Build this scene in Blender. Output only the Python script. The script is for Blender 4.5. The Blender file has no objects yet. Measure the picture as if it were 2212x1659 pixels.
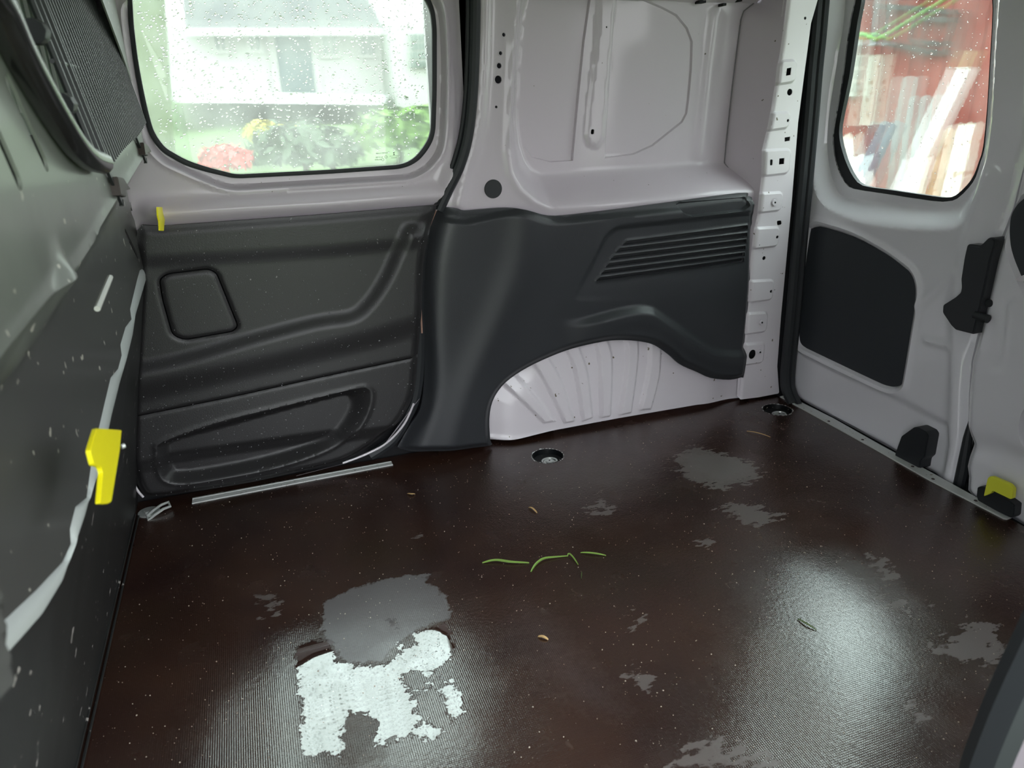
import bpy, bmesh, math, random
import numpy as np
from mathutils import Vector, Matrix
from mathutils.geometry import delaunay_2d_cdt
random.seed(7); RNG = np.random.default_rng(7)
D = bpy.data; SC = bpy.context.scene; COL = SC.collection

# ---------------------------------------------------------------- camera
FPX = 1582.545; CX, CY = 1106.0, 829.5; H = 0.9
def _r(p): return np.array([p[0]-CX, -(p[1]-CY), -FPX])
_Y = _r((500, 230)); _Y /= np.linalg.norm(_Y)
_X = _r((6000, 60)); _X -= _X@_Y*_Y; _X /= np.linalg.norm(_X)
_Z = np.cross(_X, _Y)
RM = np.stack([_X, _Y, _Z])                     # world = RM @ camera vector
CAM = np.array([0, 0, H])
cd = D.cameras.new('camera'); co = D.objects.new('camera', cd); COL.objects.link(co)
cd.sensor_width = 36; cd.lens = FPX/2212*36; cd.clip_start = .02; cd.clip_end = 200
M = Matrix([[*RM[i], CAM[i]] for i in range(3)]+[[0, 0, 0, 1]]); co.matrix_world = M
cd.dof.use_dof = True; cd.dof.focus_distance = 1.75; cd.dof.aperture_fstop = 6.5
SC.camera = co

# ---------------------------------------------------------------- world, exposure
w = D.worlds.new('overcast_sky'); SC.world = w; w.use_nodes = True
nt = w.node_tree; bg = nt.nodes['Background']
tc = nt.nodes.new('ShaderNodeTexCoord'); sx = nt.nodes.new('ShaderNodeSeparateXYZ')
rp = nt.nodes.new('ShaderNodeValToRGB'); nt.links.new(tc.outputs['Generated'], sx.inputs[0])
nt.links.new(sx.outputs['Z'], rp.inputs[0]); nt.links.new(rp.outputs[0], bg.inputs[0])
# overcast sky: about three times brighter overhead than at the horizon
rp.color_ramp.elements[0].position = 0; rp.color_ramp.elements[0].color = (.36, .36, .37, 1)
rp.color_ramp.elements[1].position = 1; rp.color_ramp.elements[1].color = (.86, .96, 1, 1)
bg.inputs[1].default_value = 6.5
SC.view_settings.view_transform = 'Standard'; SC.view_settings.look = 'None'
SC.view_settings.gamma = 1; SC.view_settings.exposure = 0.58; SC.view_settings.use_curve_mapping = False

# ---------------------------------------------------------------- materials
def mat(name, col, rough=.5, metal=0, coat=0, coat_r=.1, bump=None, var=None, ior=1.5, spec=.5, dirt=None):
    """bump=(scale,strength[,detail]) fine relief; var=(scale,amount) value variation; dirt=(scale,threshold,colour) specks"""
    m = D.materials.new(name); m.use_nodes = True; n = m.node_tree.nodes; l = m.node_tree.links
    b = n['Principled BSDF']; b.inputs['Base Color'].default_value = (*col, 1); b.inputs['Roughness'].default_value = rough
    b.inputs['Metallic'].default_value = metal; b.inputs['Coat Weight'].default_value = coat
    b.inputs['Coat Roughness'].default_value = coat_r; b.inputs['IOR'].default_value = ior
    b.inputs['Specular IOR Level'].default_value = spec
    t = n.new('ShaderNodeTexCoord')
    last = None
    if var:
        z = n.new('ShaderNodeTexNoise'); z.inputs['Scale'].default_value = var[0]; z.inputs['Detail'].default_value = 4
        l.new(t.outputs['Object'], z.inputs['Vector'])
        h = n.new('ShaderNodeMix'); h.data_type = 'RGBA'
        h.inputs[6].default_value = (*[c*(1-var[1]) for c in col], 1); h.inputs[7].default_value = (*[min(1, c*(1+var[1])) for c in col], 1)
        l.new(z.outputs['Fac'], h.inputs[0]); last = h.outputs[2]
    if dirt:
        z = n.new('ShaderNodeTexNoise'); z.inputs['Scale'].default_value = dirt[0]; z.inputs['Detail'].default_value = 2
        l.new(t.outputs['Object'], z.inputs['Vector'])
        r = n.new('ShaderNodeMapRange'); r.inputs[1].default_value = dirt[1]; r.inputs[2].default_value = dirt[1]+.02
        l.new(z.outputs['Fac'], r.inputs[0])
        h = n.new('ShaderNodeMix'); h.data_type = 'RGBA'; h.inputs[6].default_value = (*col, 1); h.inputs[7].default_value = (*dirt[2], 1)
        l.new(r.outputs[0], h.inputs[0])
        if last: l.new(last, h.inputs[6])
        last = h.outputs[2]
    if last: l.new(last, b.inputs['Base Color'])
    if bump:
        z = n.new('ShaderNodeTexNoise'); z.inputs['Scale'].default_value = bump[0]; z.inputs['Detail'].default_value = 3
        l.new(t.outputs['Object'], z.inputs['Vector'])
        q = n.new('ShaderNodeBump'); q.inputs['Strength'].default_value = bump[1]; q.inputs['Distance'].default_value = .001
        l.new(z.outputs['Fac'], q.inputs['Height']); l.new(q.outputs[0], b.inputs['Normal'])
    return m
PAINT = mat('white_paint', (.63, .565, .62), .40, coat=.6, coat_r=.10, dirt=(75, .765, (.12, .1, .08)))
PAINT2 = mat('white_paint_bright', (.74, .69, .73), .38, coat=.5, coat_r=.1, dirt=(60, .72, (.14, .11, .07)))
DOORP = mat('door_paint', (.78, .76, .80), .34, coat=1, coat_r=.05)
GREYP = mat('partition_paint', (.36, .38, .34), .4, coat=.4, coat_r=.15, var=(6, .15), dirt=(38, .70, (.7, .7, .62)))
DARKP = mat('partition_lower_plastic', (.020, .020, .020), .45, bump=(300, .2), var=(9, .35), dirt=(45, .70, (.35, .32, .3)))
PLAST = mat('black_textured_plastic', (.030, .032, .036), .40, bump=(420, .25), var=(4, .2))
PLASTW = mat('wet_black_plastic', (.021, .020, .021), .38, bump=(420, .3), var=(4, .25), dirt=(140, .74, (.2, .19, .19)))
RUBBER = mat('black_rubber', (.022, .024, .027), .5, spec=.35)
BLACK = mat('black_cavity', (.006, .006, .008), .8)
HOLE = mat('dark_plug', (.02, .022, .026), .5)
INFILL = mat('rough_black_infill', (.030, .034, .040), .6, bump=(500, .4))
YEL = mat('yellow_plastic', (.98, .86, .01), .4)
YEL2 = mat('faded_yellow_plastic', (.80, .80, .06), .5)
STEEL = mat('zinc_steel', (.66, .68, .66), .3, .55, bump=(200, .1))
ALU = mat('aluminium', (.62, .63, .62), .42, .1, bump=(160, .1), dirt=(120, .68, (.3, .3, .28)))
WIRE = mat('black_coated_wire', (.03, .034, .035), .35)
PAINTT = mat('black_tube_paint', (.02, .02, .02), .25, coat=.4)

def glass_mat(name, f_ref, f0, f1, bst):
    m = D.materials.new(name); m.use_nodes = True; n = m.node_tree.nodes; l = m.node_tree.links
    n.clear(); out = n.new('ShaderNodeOutputMaterial')
    tr = n.new('ShaderNodeBsdfTransparent'); tr.inputs[0].default_value = (.78, .82, .79, 1)
    rf = n.new('ShaderNodeBsdfRefraction'); rf.inputs['IOR'].default_value = 1.02; rf.inputs['Roughness'].default_value = .16; rf.inputs[0].default_value = (.88, .92, .89, 1)
    tl = n.new('ShaderNodeBsdfTranslucent'); tl.inputs[0].default_value = (.6, .64, .58, 1)
    gl = n.new('ShaderNodeBsdfGlossy'); gl.inputs['Roughness'].default_value = .03
    t = n.new('ShaderNodeTexCoord'); z = n.new('ShaderNodeTexNoise'); z.inputs['Scale'].default_value = 9; z.inputs['Detail'].default_value = 6
    l.new(t.outputs['Object'], z.inputs['Vector'])
    r = n.new('ShaderNodeMapRange'); r.inputs[1].default_value = .35; r.inputs[2].default_value = .7; r.inputs[3].default_value = f0; r.inputs[4].default_value = f1
    l.new(z.outputs['Fac'], r.inputs[0])
    m1 = n.new('ShaderNodeMixShader'); m1.inputs[0].default_value = f_ref; l.new(tr.outputs[0], m1.inputs[1]); l.new(rf.outputs[0], m1.inputs[2])
    m2 = n.new('ShaderNodeMixShader'); l.new(r.outputs[0], m2.inputs[0]); l.new(m1.outputs[0], m2.inputs[1]); l.new(tl.outputs[0], m2.inputs[2])
    m3 = n.new('ShaderNodeMixShader'); m3.inputs[0].default_value = .04; l.new(m2.outputs[0], m3.inputs[1]); l.new(gl.outputs[0], m3.inputs[2])
    b = n.new('ShaderNodeTexNoise'); b.inputs['Scale'].default_value = 130; b.inputs['Detail'].default_value = 5
    mp = n.new('ShaderNodeMapping'); mp.inputs['Scale'].default_value = (1, 1, .35); l.new(t.outputs['Object'], mp.inputs[0]); l.new(mp.outputs[0], b.inputs['Vector'])
    bu = n.new('ShaderNodeBump'); bu.inputs['Strength'].default_value = bst; bu.inputs['Distance'].default_value = .004
    l.new(b.outputs['Fac'], bu.inputs['Height']); l.new(bu.outputs[0], rf.inputs['Normal'])
    l.new(m3.outputs[0], out.inputs[0]); return m
GLASS = glass_mat('misted_wet_glass', .55, .08, .26, .25); GLASSR = glass_mat('rain_streaked_glass', .60, .02, .08, .14)
def water_mat():
    m = D.materials.new('water_drop'); m.use_nodes = True; b = m.node_tree.nodes['Principled BSDF']
    b.inputs['Transmission Weight'].default_value = 1; b.inputs['IOR'].default_value = 1.33; b.inputs['Roughness'].default_value = .0
    return m
WATER = water_mat(); BEADW = mat('milky_droplet', (.10, .10, .105), .04, coat=1, coat_r=.02)

# ---------------------------------------------------------------- object helpers
def tag(o, label=None, cat=None, group=None, kind=None):
    if label: o['label'] = label
    if cat: o['category'] = cat
    if group: o['group'] = group
    if kind: o['kind'] = kind
    return o
def empty(name, loc, label=None, cat=None, group=None, kind=None):
    o = D.objects.new(name, None); COL.objects.link(o); o.location = loc; o.empty_display_size = .05
    return tag(o, label, cat, group, kind)
def link(name, me, m, parent=None, smooth=35):
    me.materials.append(m) if m else None
    if smooth:
        me.shade_smooth(); me.set_sharp_from_angle(angle=math.radians(smooth))
    o = D.objects.new(name, me); COL.objects.link(o)
    if parent is not None:
        o.parent = parent; o.matrix_parent_inverse = Matrix.Translation(-Vector(pworld(parent)))
    return o
def pworld(o):
    v = Vector((0, 0, 0))
    while o is not None:
        v = v+o.location+o.matrix_parent_inverse.to_translation(); o = o.parent
    return v
def meshobj(name, verts, faces, m, parent=None, smooth=35):
    me = D.meshes.new(name); me.from_pydata([tuple(map(float, v)) for v in verts], [], faces); me.update()
    return link(name, me, m, parent, smooth)
def bmobj(name, bm, m, parent=None, smooth=35):
    me = D.meshes.new(name); bmesh.ops.recalc_face_normals(bm, faces=bm.faces); bm.to_mesh(me); bm.free()
    return link(name, me, m, parent, smooth)

def raydir(u, v): return RM@_r((u, v))
class Frame:
    """a real plane of the van: origin o, axes a,b, normal n (towards the load space)"""
    def __init__(s, o, a, b):
        s.o = np.array(o, float); s.a = np.array(a, float); s.b = np.array(b, float); s.n = np.cross(s.a, s.b)
    def px(s, u, v, d=0.):
        r = raydir(u, v); o = s.o+s.n*d; t = ((o-CAM)@s.n)/(r@s.n); p = CAM+r*t-s.o
        return np.array([p@s.a, p@s.b])
    def pl(s, pts, d=0.): return np.array([s.px(u, v, d) for u, v in pts])
    def w(s, ab, d=0.):
        ab = np.atleast_2d(ab); d = np.broadcast_to(np.asarray(d, float), (len(ab),))
        return s.o+ab[:, :1]*s.a+ab[:, 1:2]*s.b+d[:, None]*s.n
S = Frame((0, 1.76, 0), (1, 0, 0), (0, 0, 1))          # far side wall, b = height, normal -Y
R = Frame((1.52, 0, 0), (0, -1, 0), (0, 0, 1))         # rear doors, a = -y, normal -X
P = Frame((-.18, 0, 0), (0, 1, 0), (0, 0, 1))          # partition, a = y, normal +X
F = Frame((0, 0, 0), (1, 0, 0), (0, 1, 0))             # floor, normal +Z
def spl(pts, n=8, closed=False):
    p = np.array(pts, float); N = len(p); out = []
    rng = range(N) if closed else range(N-1)
    for i in rng:
        if closed: a, b, c, d = p[(i-1) % N], p[i], p[(i+1) % N], p[(i+2) % N]
        else: a, b, c, d = p[max(i-1, 0)], p[i], p[i+1], p[min(i+2, N-1)]
        for k in range(n):
            t = k/n; out.append(.5*((2*b)+(c-a)*t+(2*a-5*b+4*c-d)*t*t+(3*b-a-3*c+d)*t**3))
    if not closed: out.append(p[-1])
    return np.array(out)
def rnd(pts, r, n=5):
    """polygon with its corners rounded by radius-like length r"""
    p = np.array(pts, float); N = len(p); out = []
    for i in range(N):
        a, b, c = p[i-1], p[i], p[(i+1) % N]
        u = a-b; v = c-b; lu = np.linalg.norm(u); lv = np.linalg.norm(v); q = min(r, lu*.45, lv*.45)
        s = b+u/lu*q; e = b+v/lv*q
        for k in range(n+1):
            t = k/n; out.append((1-t)**2*s+2*t*(1-t)*b+t*t*e)
    return np.array(out)
def dist(Q, L, closed=False):
    L = np.asarray(L, float); A = L if closed else L[:-1]; B = np.roll(L, -1, 0) if closed else L[1:]
    best = np.full(len(Q), 1e9)
    for a, b in zip(A, B):
        e = b-a; ee = e@e
        if ee < 1e-14: continue
        t = np.clip(((Q-a)@e)/ee, 0, 1); d = Q-a-t[:, None]*e; best = np.minimum(best, np.einsum('ij,ij->i', d, d))
    return np.sqrt(best)
def inside(Q, L):
    L = np.asarray(L, float); c = np.zeros(len(Q), bool); x, y = Q[:, 0], Q[:, 1]
    for a, b in zip(L, np.roll(L, -1, 0)):
        if a[1] == b[1]: continue
        k = ((a[1] > y) != (b[1] > y)) & (x < (b[0]-a[0])*(y-a[1])/(b[1]-a[1])+a[0]); c ^= k
    return c
def sd(Q, L):
    d = dist(Q, L, True); return np.where(inside(Q, L), -d, d)
def sm(x, a, b):
    t = np.clip((x-a)/(b-a), 0, 1); return t*t*(3-2*t)
def resample(L, step, closed=True):
    L = np.asarray(L, float); out = []
    n = len(L)
    for i in range(n if closed else n-1):
        a, b = L[i], L[(i+1) % n]; k = max(1, int(np.linalg.norm(b-a)/step+.5))
        for j in range(k): out.append(a+(b-a)*j/k)
    if not closed: out.append(L[-1])
    return np.array(out)
def dedup(L, eps=2e-4):
    out = [L[0]]
    for p in L[1:]:
        if np.linalg.norm(p-out[-1]) > eps: out.append(p)
    if np.linalg.norm(out[0]-out[-1]) < eps: out.pop()
    return np.array(out)
def sheet(name, fr, outline, step, hfun, m, parent=None, holes=(), thick=.002, d0=0., hole_step=None, smooth=35, lines=()):
    """pressed sheet: outline (and holes) triangulated with a grid inside, then raised by hfun(points)->depth"""
    out = dedup(resample(outline, step*1.0)); hs = [dedup(resample(h, hole_step or step)) for h in holes]
    lo, hi = out.min(0), out.max(0)
    gx, gy = np.meshgrid(np.arange(lo[0], hi[0], step), np.arange(lo[1], hi[1], step)); G = np.stack([gx.ravel(), gy.ravel()], 1)
    G = G[inside(G, out)]; G = G[dist(G, out, True) > step*.45]
    for h in hs:
        k = ~inside(G, h) & (dist(G, h, True) > step*.4); G = G[k]
    ls = []
    for L in lines:
        L = resample(L, step*.8, False); k = inside(L, out) & (dist(L, out, True) > step*.3)
        for h in hs: k &= ~inside(L, h) & (dist(L, h, True) > step*.3)
        run = []
        for p, q in zip(L, k):
            if q: run.append(p)
            else:
                if len(run) > 2: ls.append(np.array(run))
                run = []
        if len(run) > 2: ls.append(np.array(run))
    for L in ls: G = G[dist(G, L) > step*.35]
    V = [Vector(p) for p in np.vstack([out, *hs, *ls, G])]
    E = []; s = 0
    for L in [out, *hs]:
        n = len(L); E += [(s+i, s+(i+1) % n) for i in range(n)]; s += n
    for L in ls:
        E += [(s+i, s+i+1) for i in range(len(L)-1)]; s += len(L)
    res = delaunay_2d_cdt(V, E, [], 0, 1e-6)
    VV = np.array([tuple(v) for v in res[0]]); T = np.array([f for f in res[2] if len(f) == 3])
    c = VV[T].mean(1); k = inside(c, out)
    for h in hs: k &= ~inside(c, h)
    T = T[k]
    A = VV[T]; ar = (A[:, 1, 0]-A[:, 0, 0])*(A[:, 2, 1]-A[:, 0, 1])-(A[:, 1, 1]-A[:, 0, 1])*(A[:, 2, 0]-A[:, 0, 0])
    T[ar < 0] = T[ar < 0][:, ::-1]; T = T[np.abs(ar) > 1e-12]
    hh = hfun(VV) if hfun else np.zeros(len(VV))
    W = fr.w(VV, hh+d0); faces = [tuple(int(i) for i in f) for f in T]
    cnt = {}
    for f in faces:
        for i in range(3): cnt[(f[i], f[(i+1) % 3])] = 1
    bnd = [(a, b) for (a, b) in cnt if (b, a) not in cnt]
    if thick:
        idx = {}; ext = []
        for a, b in bnd:
            for q in (a, b):
                if q not in idx: idx[q] = len(W)+len(ext); ext.append(W[q]-fr.n*thick)
        faces += [(b, a, idx[a], idx[b]) for a, b in bnd]; W = np.vstack([W, ext])
    return meshobj(name, W, faces, m, parent, smooth)
def off(L, d, closed=True):
    """outline moved outwards by d (inwards when negative); returned closed"""
    L = dedup(np.array(L, float), 1e-3) if closed else np.array(L, float); n = len(L)
    if closed: T = np.roll(L, -1, 0)-np.roll(L, 1, 0)
    else: T = np.gradient(L, axis=0)
    N_ = np.stack([T[:, 1], -T[:, 0]], 1); N_ /= np.linalg.norm(N_, axis=1)[:, None]+1e-12
    if closed:
        a = np.sum(L[:, 0]*np.roll(L[:, 1], -1)-np.roll(L[:, 0], -1)*L[:, 1])
        if a < 0: N_ = -N_
    o = L+N_*d
    return np.vstack([o, o[:1]]) if closed else o
def tube(name, pts, r, m, parent=None, seg=8, closed=False, flat=1.):
    p = [Vector(q) for q in pts]; n = len(p); vs = []; fs = []; up = None
    rs = r if hasattr(r, '__len__') else [r]*n
    for i in range(n):
        t = (p[(i+1) % n]-p[i-1]) if closed else (p[min(i+1, n-1)]-p[max(i-1, 0)]); t.normalize()
        if up is None:
            up = Vector((0, 0, 1)) if abs(t.z) < .9 else Vector((1, 0, 0))
        up = (up-t*up.dot(t)).normalized(); s_ = t.cross(up)
        for k in range(seg):
            a = 2*math.pi*k/seg; vs.append(p[i]+(s_*math.cos(a)+up*math.sin(a)*flat)*rs[i])
    for i in range(n if closed else n-1):
        for k in range(seg):
            a = i*seg+k; b = i*seg+(k+1) % seg; j = ((i+1) % n)*seg
            fs.append((a, b, j+(k+1) % seg, j+k))
    if not closed: fs += [tuple(range(seg))[::-1], tuple((n-1)*seg+k for k in range(seg))]
    return meshobj(name, vs, fs, m, parent)
def prism(name, fr, poly, d0, d1, m, parent=None, bevel=.0015, smooth=40):
    """solid plate with outline poly between depths d0<d1 of a frame, top edge bevelled"""
    q = dedup(np.array(poly, float)); bm = bmesh.new()
    A = [bm.verts.new(v) for v in fr.w(q, d0)]; B = [bm.verts.new(v) for v in fr.w(q, d1)]; n = len(q)
    bm.faces.new(B); bm.faces.new(A[::-1])
    for i in range(n): bm.faces.new((A[i], A[(i+1) % n], B[(i+1) % n], B[i]))
    bmesh.ops.recalc_face_normals(bm, faces=bm.faces)
    if bevel:
        ed = [e for e in bm.edges if all(v in B for v in e.verts)]
        bmesh.ops.bevel(bm, geom=ed, offset=bevel, segments=2, affect='EDGES', clamp_overlap=True)
    return bmobj(name, bm, m, parent, smooth)
def circ(c, r, n=24, ry=None, rot=0):
    a = np.linspace(0, 2*math.pi, n, endpoint=False); x = r*np.cos(a); y = (ry or r)*np.sin(a)
    return np.stack([c[0]+x*math.cos(rot)-y*math.sin(rot), c[1]+x*math.sin(rot)+y*math.cos(rot)], 1)
def box(name, lo, hi, m, parent=None, bevel=.0):
    bm = bmesh.new(); bmesh.ops.create_cube(bm, size=1)
    for v in bm.verts:
        for i in range(3): v.co[i] = lo[i]+(v.co[i]+.5)*(hi[i]-lo[i])
    if bevel: bmesh.ops.bevel(bm, geom=list(bm.edges), offset=bevel, segments=2, affect='EDGES')
    return bmobj(name, bm, m, parent)
def beam(name, a, b, w_, t_, m, parent=None, bevel=0, side=(0, 1, 0)):
    a = Vector(a); b = Vector(b); z = (b-a); L = z.length; z.normalize(); s_ = Vector(side); s_ = (s_-z*s_.dot(z)).normalized(); q = z.cross(s_)
    bm = bmesh.new(); bmesh.ops.create_cube(bm, size=1)
    for v in bm.verts: v.co = a+z*(v.co.z+.5)*L+s_*v.co.x*w_+q*v.co.y*t_
    if bevel: bmesh.ops.bevel(bm, geom=list(bm.edges), offset=bevel, segments=2, affect='EDGES')
    return bmobj(name, bm, m, parent)
exec_time_marks = []

# =================================================================== STRUCTURE
FX0, FX1, FY0, FY1 = -.36, 1.487, -.02, 1.80
# ---- floor: film-faced plywood
def floor_mat():
    m = D.materials.new('wet_film_faced_plywood'); m.use_nodes = True; n = m.node_tree.nodes; l = m.node_tree.links; b = n['Principled BSDF']
    t = n.new('ShaderNodeTexCoord')
    def noise(sc, det=4, ro=.5, vec=None):
        z = n.new('ShaderNodeTexNoise'); z.inputs['Scale'].default_value = sc; z.inputs['Detail'].default_value = det; z.inputs['Roughness'].default_value = ro
        l.new(vec or t.outputs['Object'], z.inputs['Vector']); return z.outputs['Fac']
    def math_(op, a, c=None, d=None):
        q = n.new('ShaderNodeMath'); q.operation = op
        for i, v in enumerate((a, c, d)):
            if v is None: continue
            if isinstance(v, (int, float)): q.inputs[i].default_value = v
            else: l.new(v, q.inputs[i])
        return q.outputs[0]
    def rng(v, a, c, x, y):
        q = n.new('ShaderNodeMapRange'); l.new(v, q.inputs[0])
        for i, k in enumerate((a, c, x, y)): q.inputs[i+1].default_value = k
        return q.outputs[0]
    def attr(nm):
        a = n.new('ShaderNodeAttribute'); a.attribute_name = nm; return a.outputs['Fac']
    def mix(f, a, c):
        q = n.new('ShaderNodeMix'); q.data_type = 'RGBA'; l.new(f, q.inputs[0])
        for i, v in ((6, a), (7, c)):
            if isinstance(v, tuple): q.inputs[i].default_value = (*v, 1)
            else: l.new(v, q.inputs[i])
        return q.outputs[2]
    def mixf(f, a, c):
        q = n.new('ShaderNodeMix'); l.new(f, q.inputs[0])
        for i, v in ((2, a), (3, c)):
            if isinstance(v, (int, float)): q.inputs[i].default_value = v
            else: l.new(v, q.inputs[i])
        return q.outputs[0]
    mp = n.new('ShaderNodeMapping'); mp.inputs['Scale'].default_value = (1, .35, 1); l.new(t.outputs['Object'], mp.inputs[0])
    edge = math_('MULTIPLY', math_('SUBTRACT', noise(38, 6, .65), .5), .05)
    edge2 = math_('MULTIPLY', math_('SUBTRACT', noise(120, 4, .6), .5), .03)
    jag = math_('ADD', edge, edge2)
    pud = rng(math_('ADD', attr('sd_puddle'), jag), .0012, -.0012, 0, 1)
    film = rng(math_('ADD', attr('sd_film'), math_('MULTIPLY', jag, 1.6)), .045, -.03, 0, 1)
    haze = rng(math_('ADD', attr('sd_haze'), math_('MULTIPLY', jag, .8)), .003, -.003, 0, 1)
    mpd = n.new('ShaderNodeMapping'); mpd.inputs['Scale'].default_value = (.6, 1.3, 1); l.new(t.outputs['Object'], mpd.inputs[0])
    dry = rng(math_('ADD', attr('sd_dry'), math_('MULTIPLY', math_('SUBTRACT', noise(48, 6, .62, mpd.outputs[0]), .47), .16)), .004, -.004, 0, 1)
    # base colour
    c0 = mix(rng(noise(5, 5, .6), .35, .7, 0, 1), (.026, .011, .0085), (.046, .021, .013))
    c0 = mix(rng(noise(2.1, 3), .5, .72, 0, .6), c0, (.028, .019, .008))
    c0 = mix(rng(noise(330, 2), .725, .75, 0, .6), c0, (.30, .27, .23))
    scr = rng(noise(28, 3, .5, mp.outputs[0]), .70, .74, 0, .18)
    c0 = mix(scr, c0, (.16, .12, .10))
    c0 = mix(math_('MULTIPLY', dry, .55), c0, (.17, .145, .135))
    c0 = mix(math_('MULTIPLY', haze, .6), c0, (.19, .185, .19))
    l.new(c0, b.inputs['Base Color'])
    # woven relief of the wire-mesh face (2.4 mm pitch both ways)
    sp = n.new('ShaderNodeSeparateXYZ'); l.new(t.outputs['Object'], sp.inputs[0])
    k = 2*math.pi/.0034
    wx = math_('SINE', math_('MULTIPLY', sp.outputs[0], k)); wy = math_('SINE', math_('MULTIPLY', sp.outputs[1], k))
    weave = math_('MAXIMUM', wx, math_('MULTIPLY', wy, .8))
    big = noise(4.5, 4)
    wv = math_('MULTIPLY', weave, rng(big, .35, .65, .35, 1))
    hgt = math_('ADD', math_('MULTIPLY', wv, .00009), math_('MULTIPLY', noise(150, 3), .00035))
    hgt = math_('ADD', hgt, math_('MULTIPLY', noise(16, 2), .0006))
    tilt = math_('MULTIPLY', attr('lean'), 1.0)
    hgt = mixf(film, hgt, math_('ADD', .00035, math_('ADD', math_('MULTIPLY', math_('MAXIMUM', wx, math_('MULTIPLY', wy, .7)), .00008), math_('MULTIPLY', noise(110, 4), .00028))))
    hgt = math_('ADD', mixf(pud, hgt, math_('ADD', .0007, math_('MULTIPLY', noise(9, 1), .0003))), tilt)
    bu = n.new('ShaderNodeBump'); bu.inputs['Strength'].default_value = 1; bu.inputs['Distance'].default_value = 1
    l.new(hgt, bu.inputs['Height']); l.new(bu.outputs[0], b.inputs['Normal'])
    ro = rng(noise(7, 5, .6), .35, .68, .17, .30)
    ro = mixf(film, ro, .10); ro = mixf(haze, ro, .22); ro = mixf(dry, ro, .38); ro = mixf(pud, ro, .015)
    l.new(ro, b.inputs['Roughness']); l.new(mixf(pud, mixf(film, 1.65, 2.3), 2.5), b.inputs['IOR'])
    return m
CUPS = [((1183, 985), .042), ((1679, 885), .042)]
cupc = [F.px(*c) for c, r in CUPS]
fl = empty('floor', (.55, .9, 0), 'wet dark brown film-faced plywood floor of the load space', 'floor', kind='structure')
fo = np.array([(FX0, FY0), (FX1, FY0), (FX1, FY1), (FX0, FY1)])
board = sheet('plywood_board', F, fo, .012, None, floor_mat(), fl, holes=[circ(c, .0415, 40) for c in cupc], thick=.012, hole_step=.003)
me = board.data; Q = np.array([v.co[:2] for v in me.vertices])
def attr_sd(name, polys, bias=0):
    s_ = np.full(len(Q), .2)
    for p in polys: s_ = np.minimum(s_, sd(Q, F.pl(p)))
    a = me.attributes.new(name, 'FLOAT', 'POINT'); a.data.foreach_set('value', np.clip(s_+bias, -.2, .2).astype(np.float32))
attr_sd('sd_puddle', [
    [(640,1400),(690,1378),(716,1384),(722,1425),(760,1437),(815,1438),(845,1425),(852,1408),(846,1375),(836,1345),(826,1338),(856,1342),(862,1380),(878,1404),(900,1395),(890,1370),(960,1346),(985,1385),(978,1420),(940,1440),(935,1480),(915,1500),(925,1560),(880,1592),(840,1600),(815,1625),(660,1630),(655,1600)],
    [(960,1460),(985,1470),(1002,1540),(975,1560),(955,1500)], [(905,1560),(960,1580),(935,1600),(890,1590)]])
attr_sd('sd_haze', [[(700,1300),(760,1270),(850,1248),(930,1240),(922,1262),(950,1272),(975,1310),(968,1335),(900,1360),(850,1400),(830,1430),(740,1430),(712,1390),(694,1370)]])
ph_ = [[(742,1600),(748,1550),(760,1535),(792,1540),(815,1560),(822,1720),(738,1720)], [(893,1510),(925,1480),(938,1490),(930,1565),(905,1570)], [(722,1384),(852,1340),(862,1390),(850,1430),(780,1440),(735,1430)], [(868,1455),(905,1440),(925,1470),(905,1500),(880,1495)]]
s_ = np.array([0.]*len(Q)); me.attributes['sd_puddle'].data.foreach_get('value', b0 := np.zeros(len(Q), np.float32)); b0 = b0.astype(float)
for p in ph_: b0 = np.maximum(b0, -sd(Q, F.pl(p)))
me.attributes['sd_puddle'].data.foreach_set('value', np.clip(b0, -.2, .2).astype(np.float32))
attr_sd('sd_film', [
    [(860,1400),(985,1380),(1050,1480),(1020,1540),(1035,1700),(820,1700),(900,1500)],
    [(640,1370),(560,1420),(440,1500),(420,1700),(665,1700),(650,1420)],
    [(1630,1260),(1720,1215),(1810,1250),(1890,1330),(1930,1430),(1900,1560),(1850,1740),(1700,1700),(1580,1600),(1590,1400)],
    [(1110,1270),(1160,1330),(1240,1420),(1320,1520),(1230,1500),(1150,1400)],
    [(1480,985),(1560,970),(1640,1000),(1620,1030),(1550,1045),(1500,1020)]])
attr_sd('sd_dry', [
    [(2060,1360),(2110,1330),(2160,1350),(2180,1400),(2170,1440),(2100,1430),(2020,1420),(2010,1390)], [(1960,1510),(1990,1530),(2005,1560),(1965,1545)],
    [(560,1290),(590,1275),(604,1300),(595,1330),(565,1330)], [(1370,1325),(1395,1325),(1390,1350),(1355,1355)],
    [(1380,1440),(1410,1460),(1400,1500),(1340,1460)], [(1500,1170),(1540,1150),(1560,1175),(1510,1190)],
    [(1580,1110),(1640,1090),(1660,1110),(1600,1135)], [(885,1152),(912,1150),(908,1162)], [(1265,1120),(1290,1060),(1320,1090),(1330,1110)], [(1440,990),(1500,960),(1640,1000),(1650,1035),(1560,1060),(1480,1040)], [(1540,1100),(1600,1080),(1700,1110),(1640,1140)], [(1860,1190),(1920,1210),(1950,1260),(1900,1250)], [(1480,1590),(1600,1600),(1700,1640),(1680,1659),(1440,1659)], [(1900,1290),(1990,1300),(1950,1330)]], .004)
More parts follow.
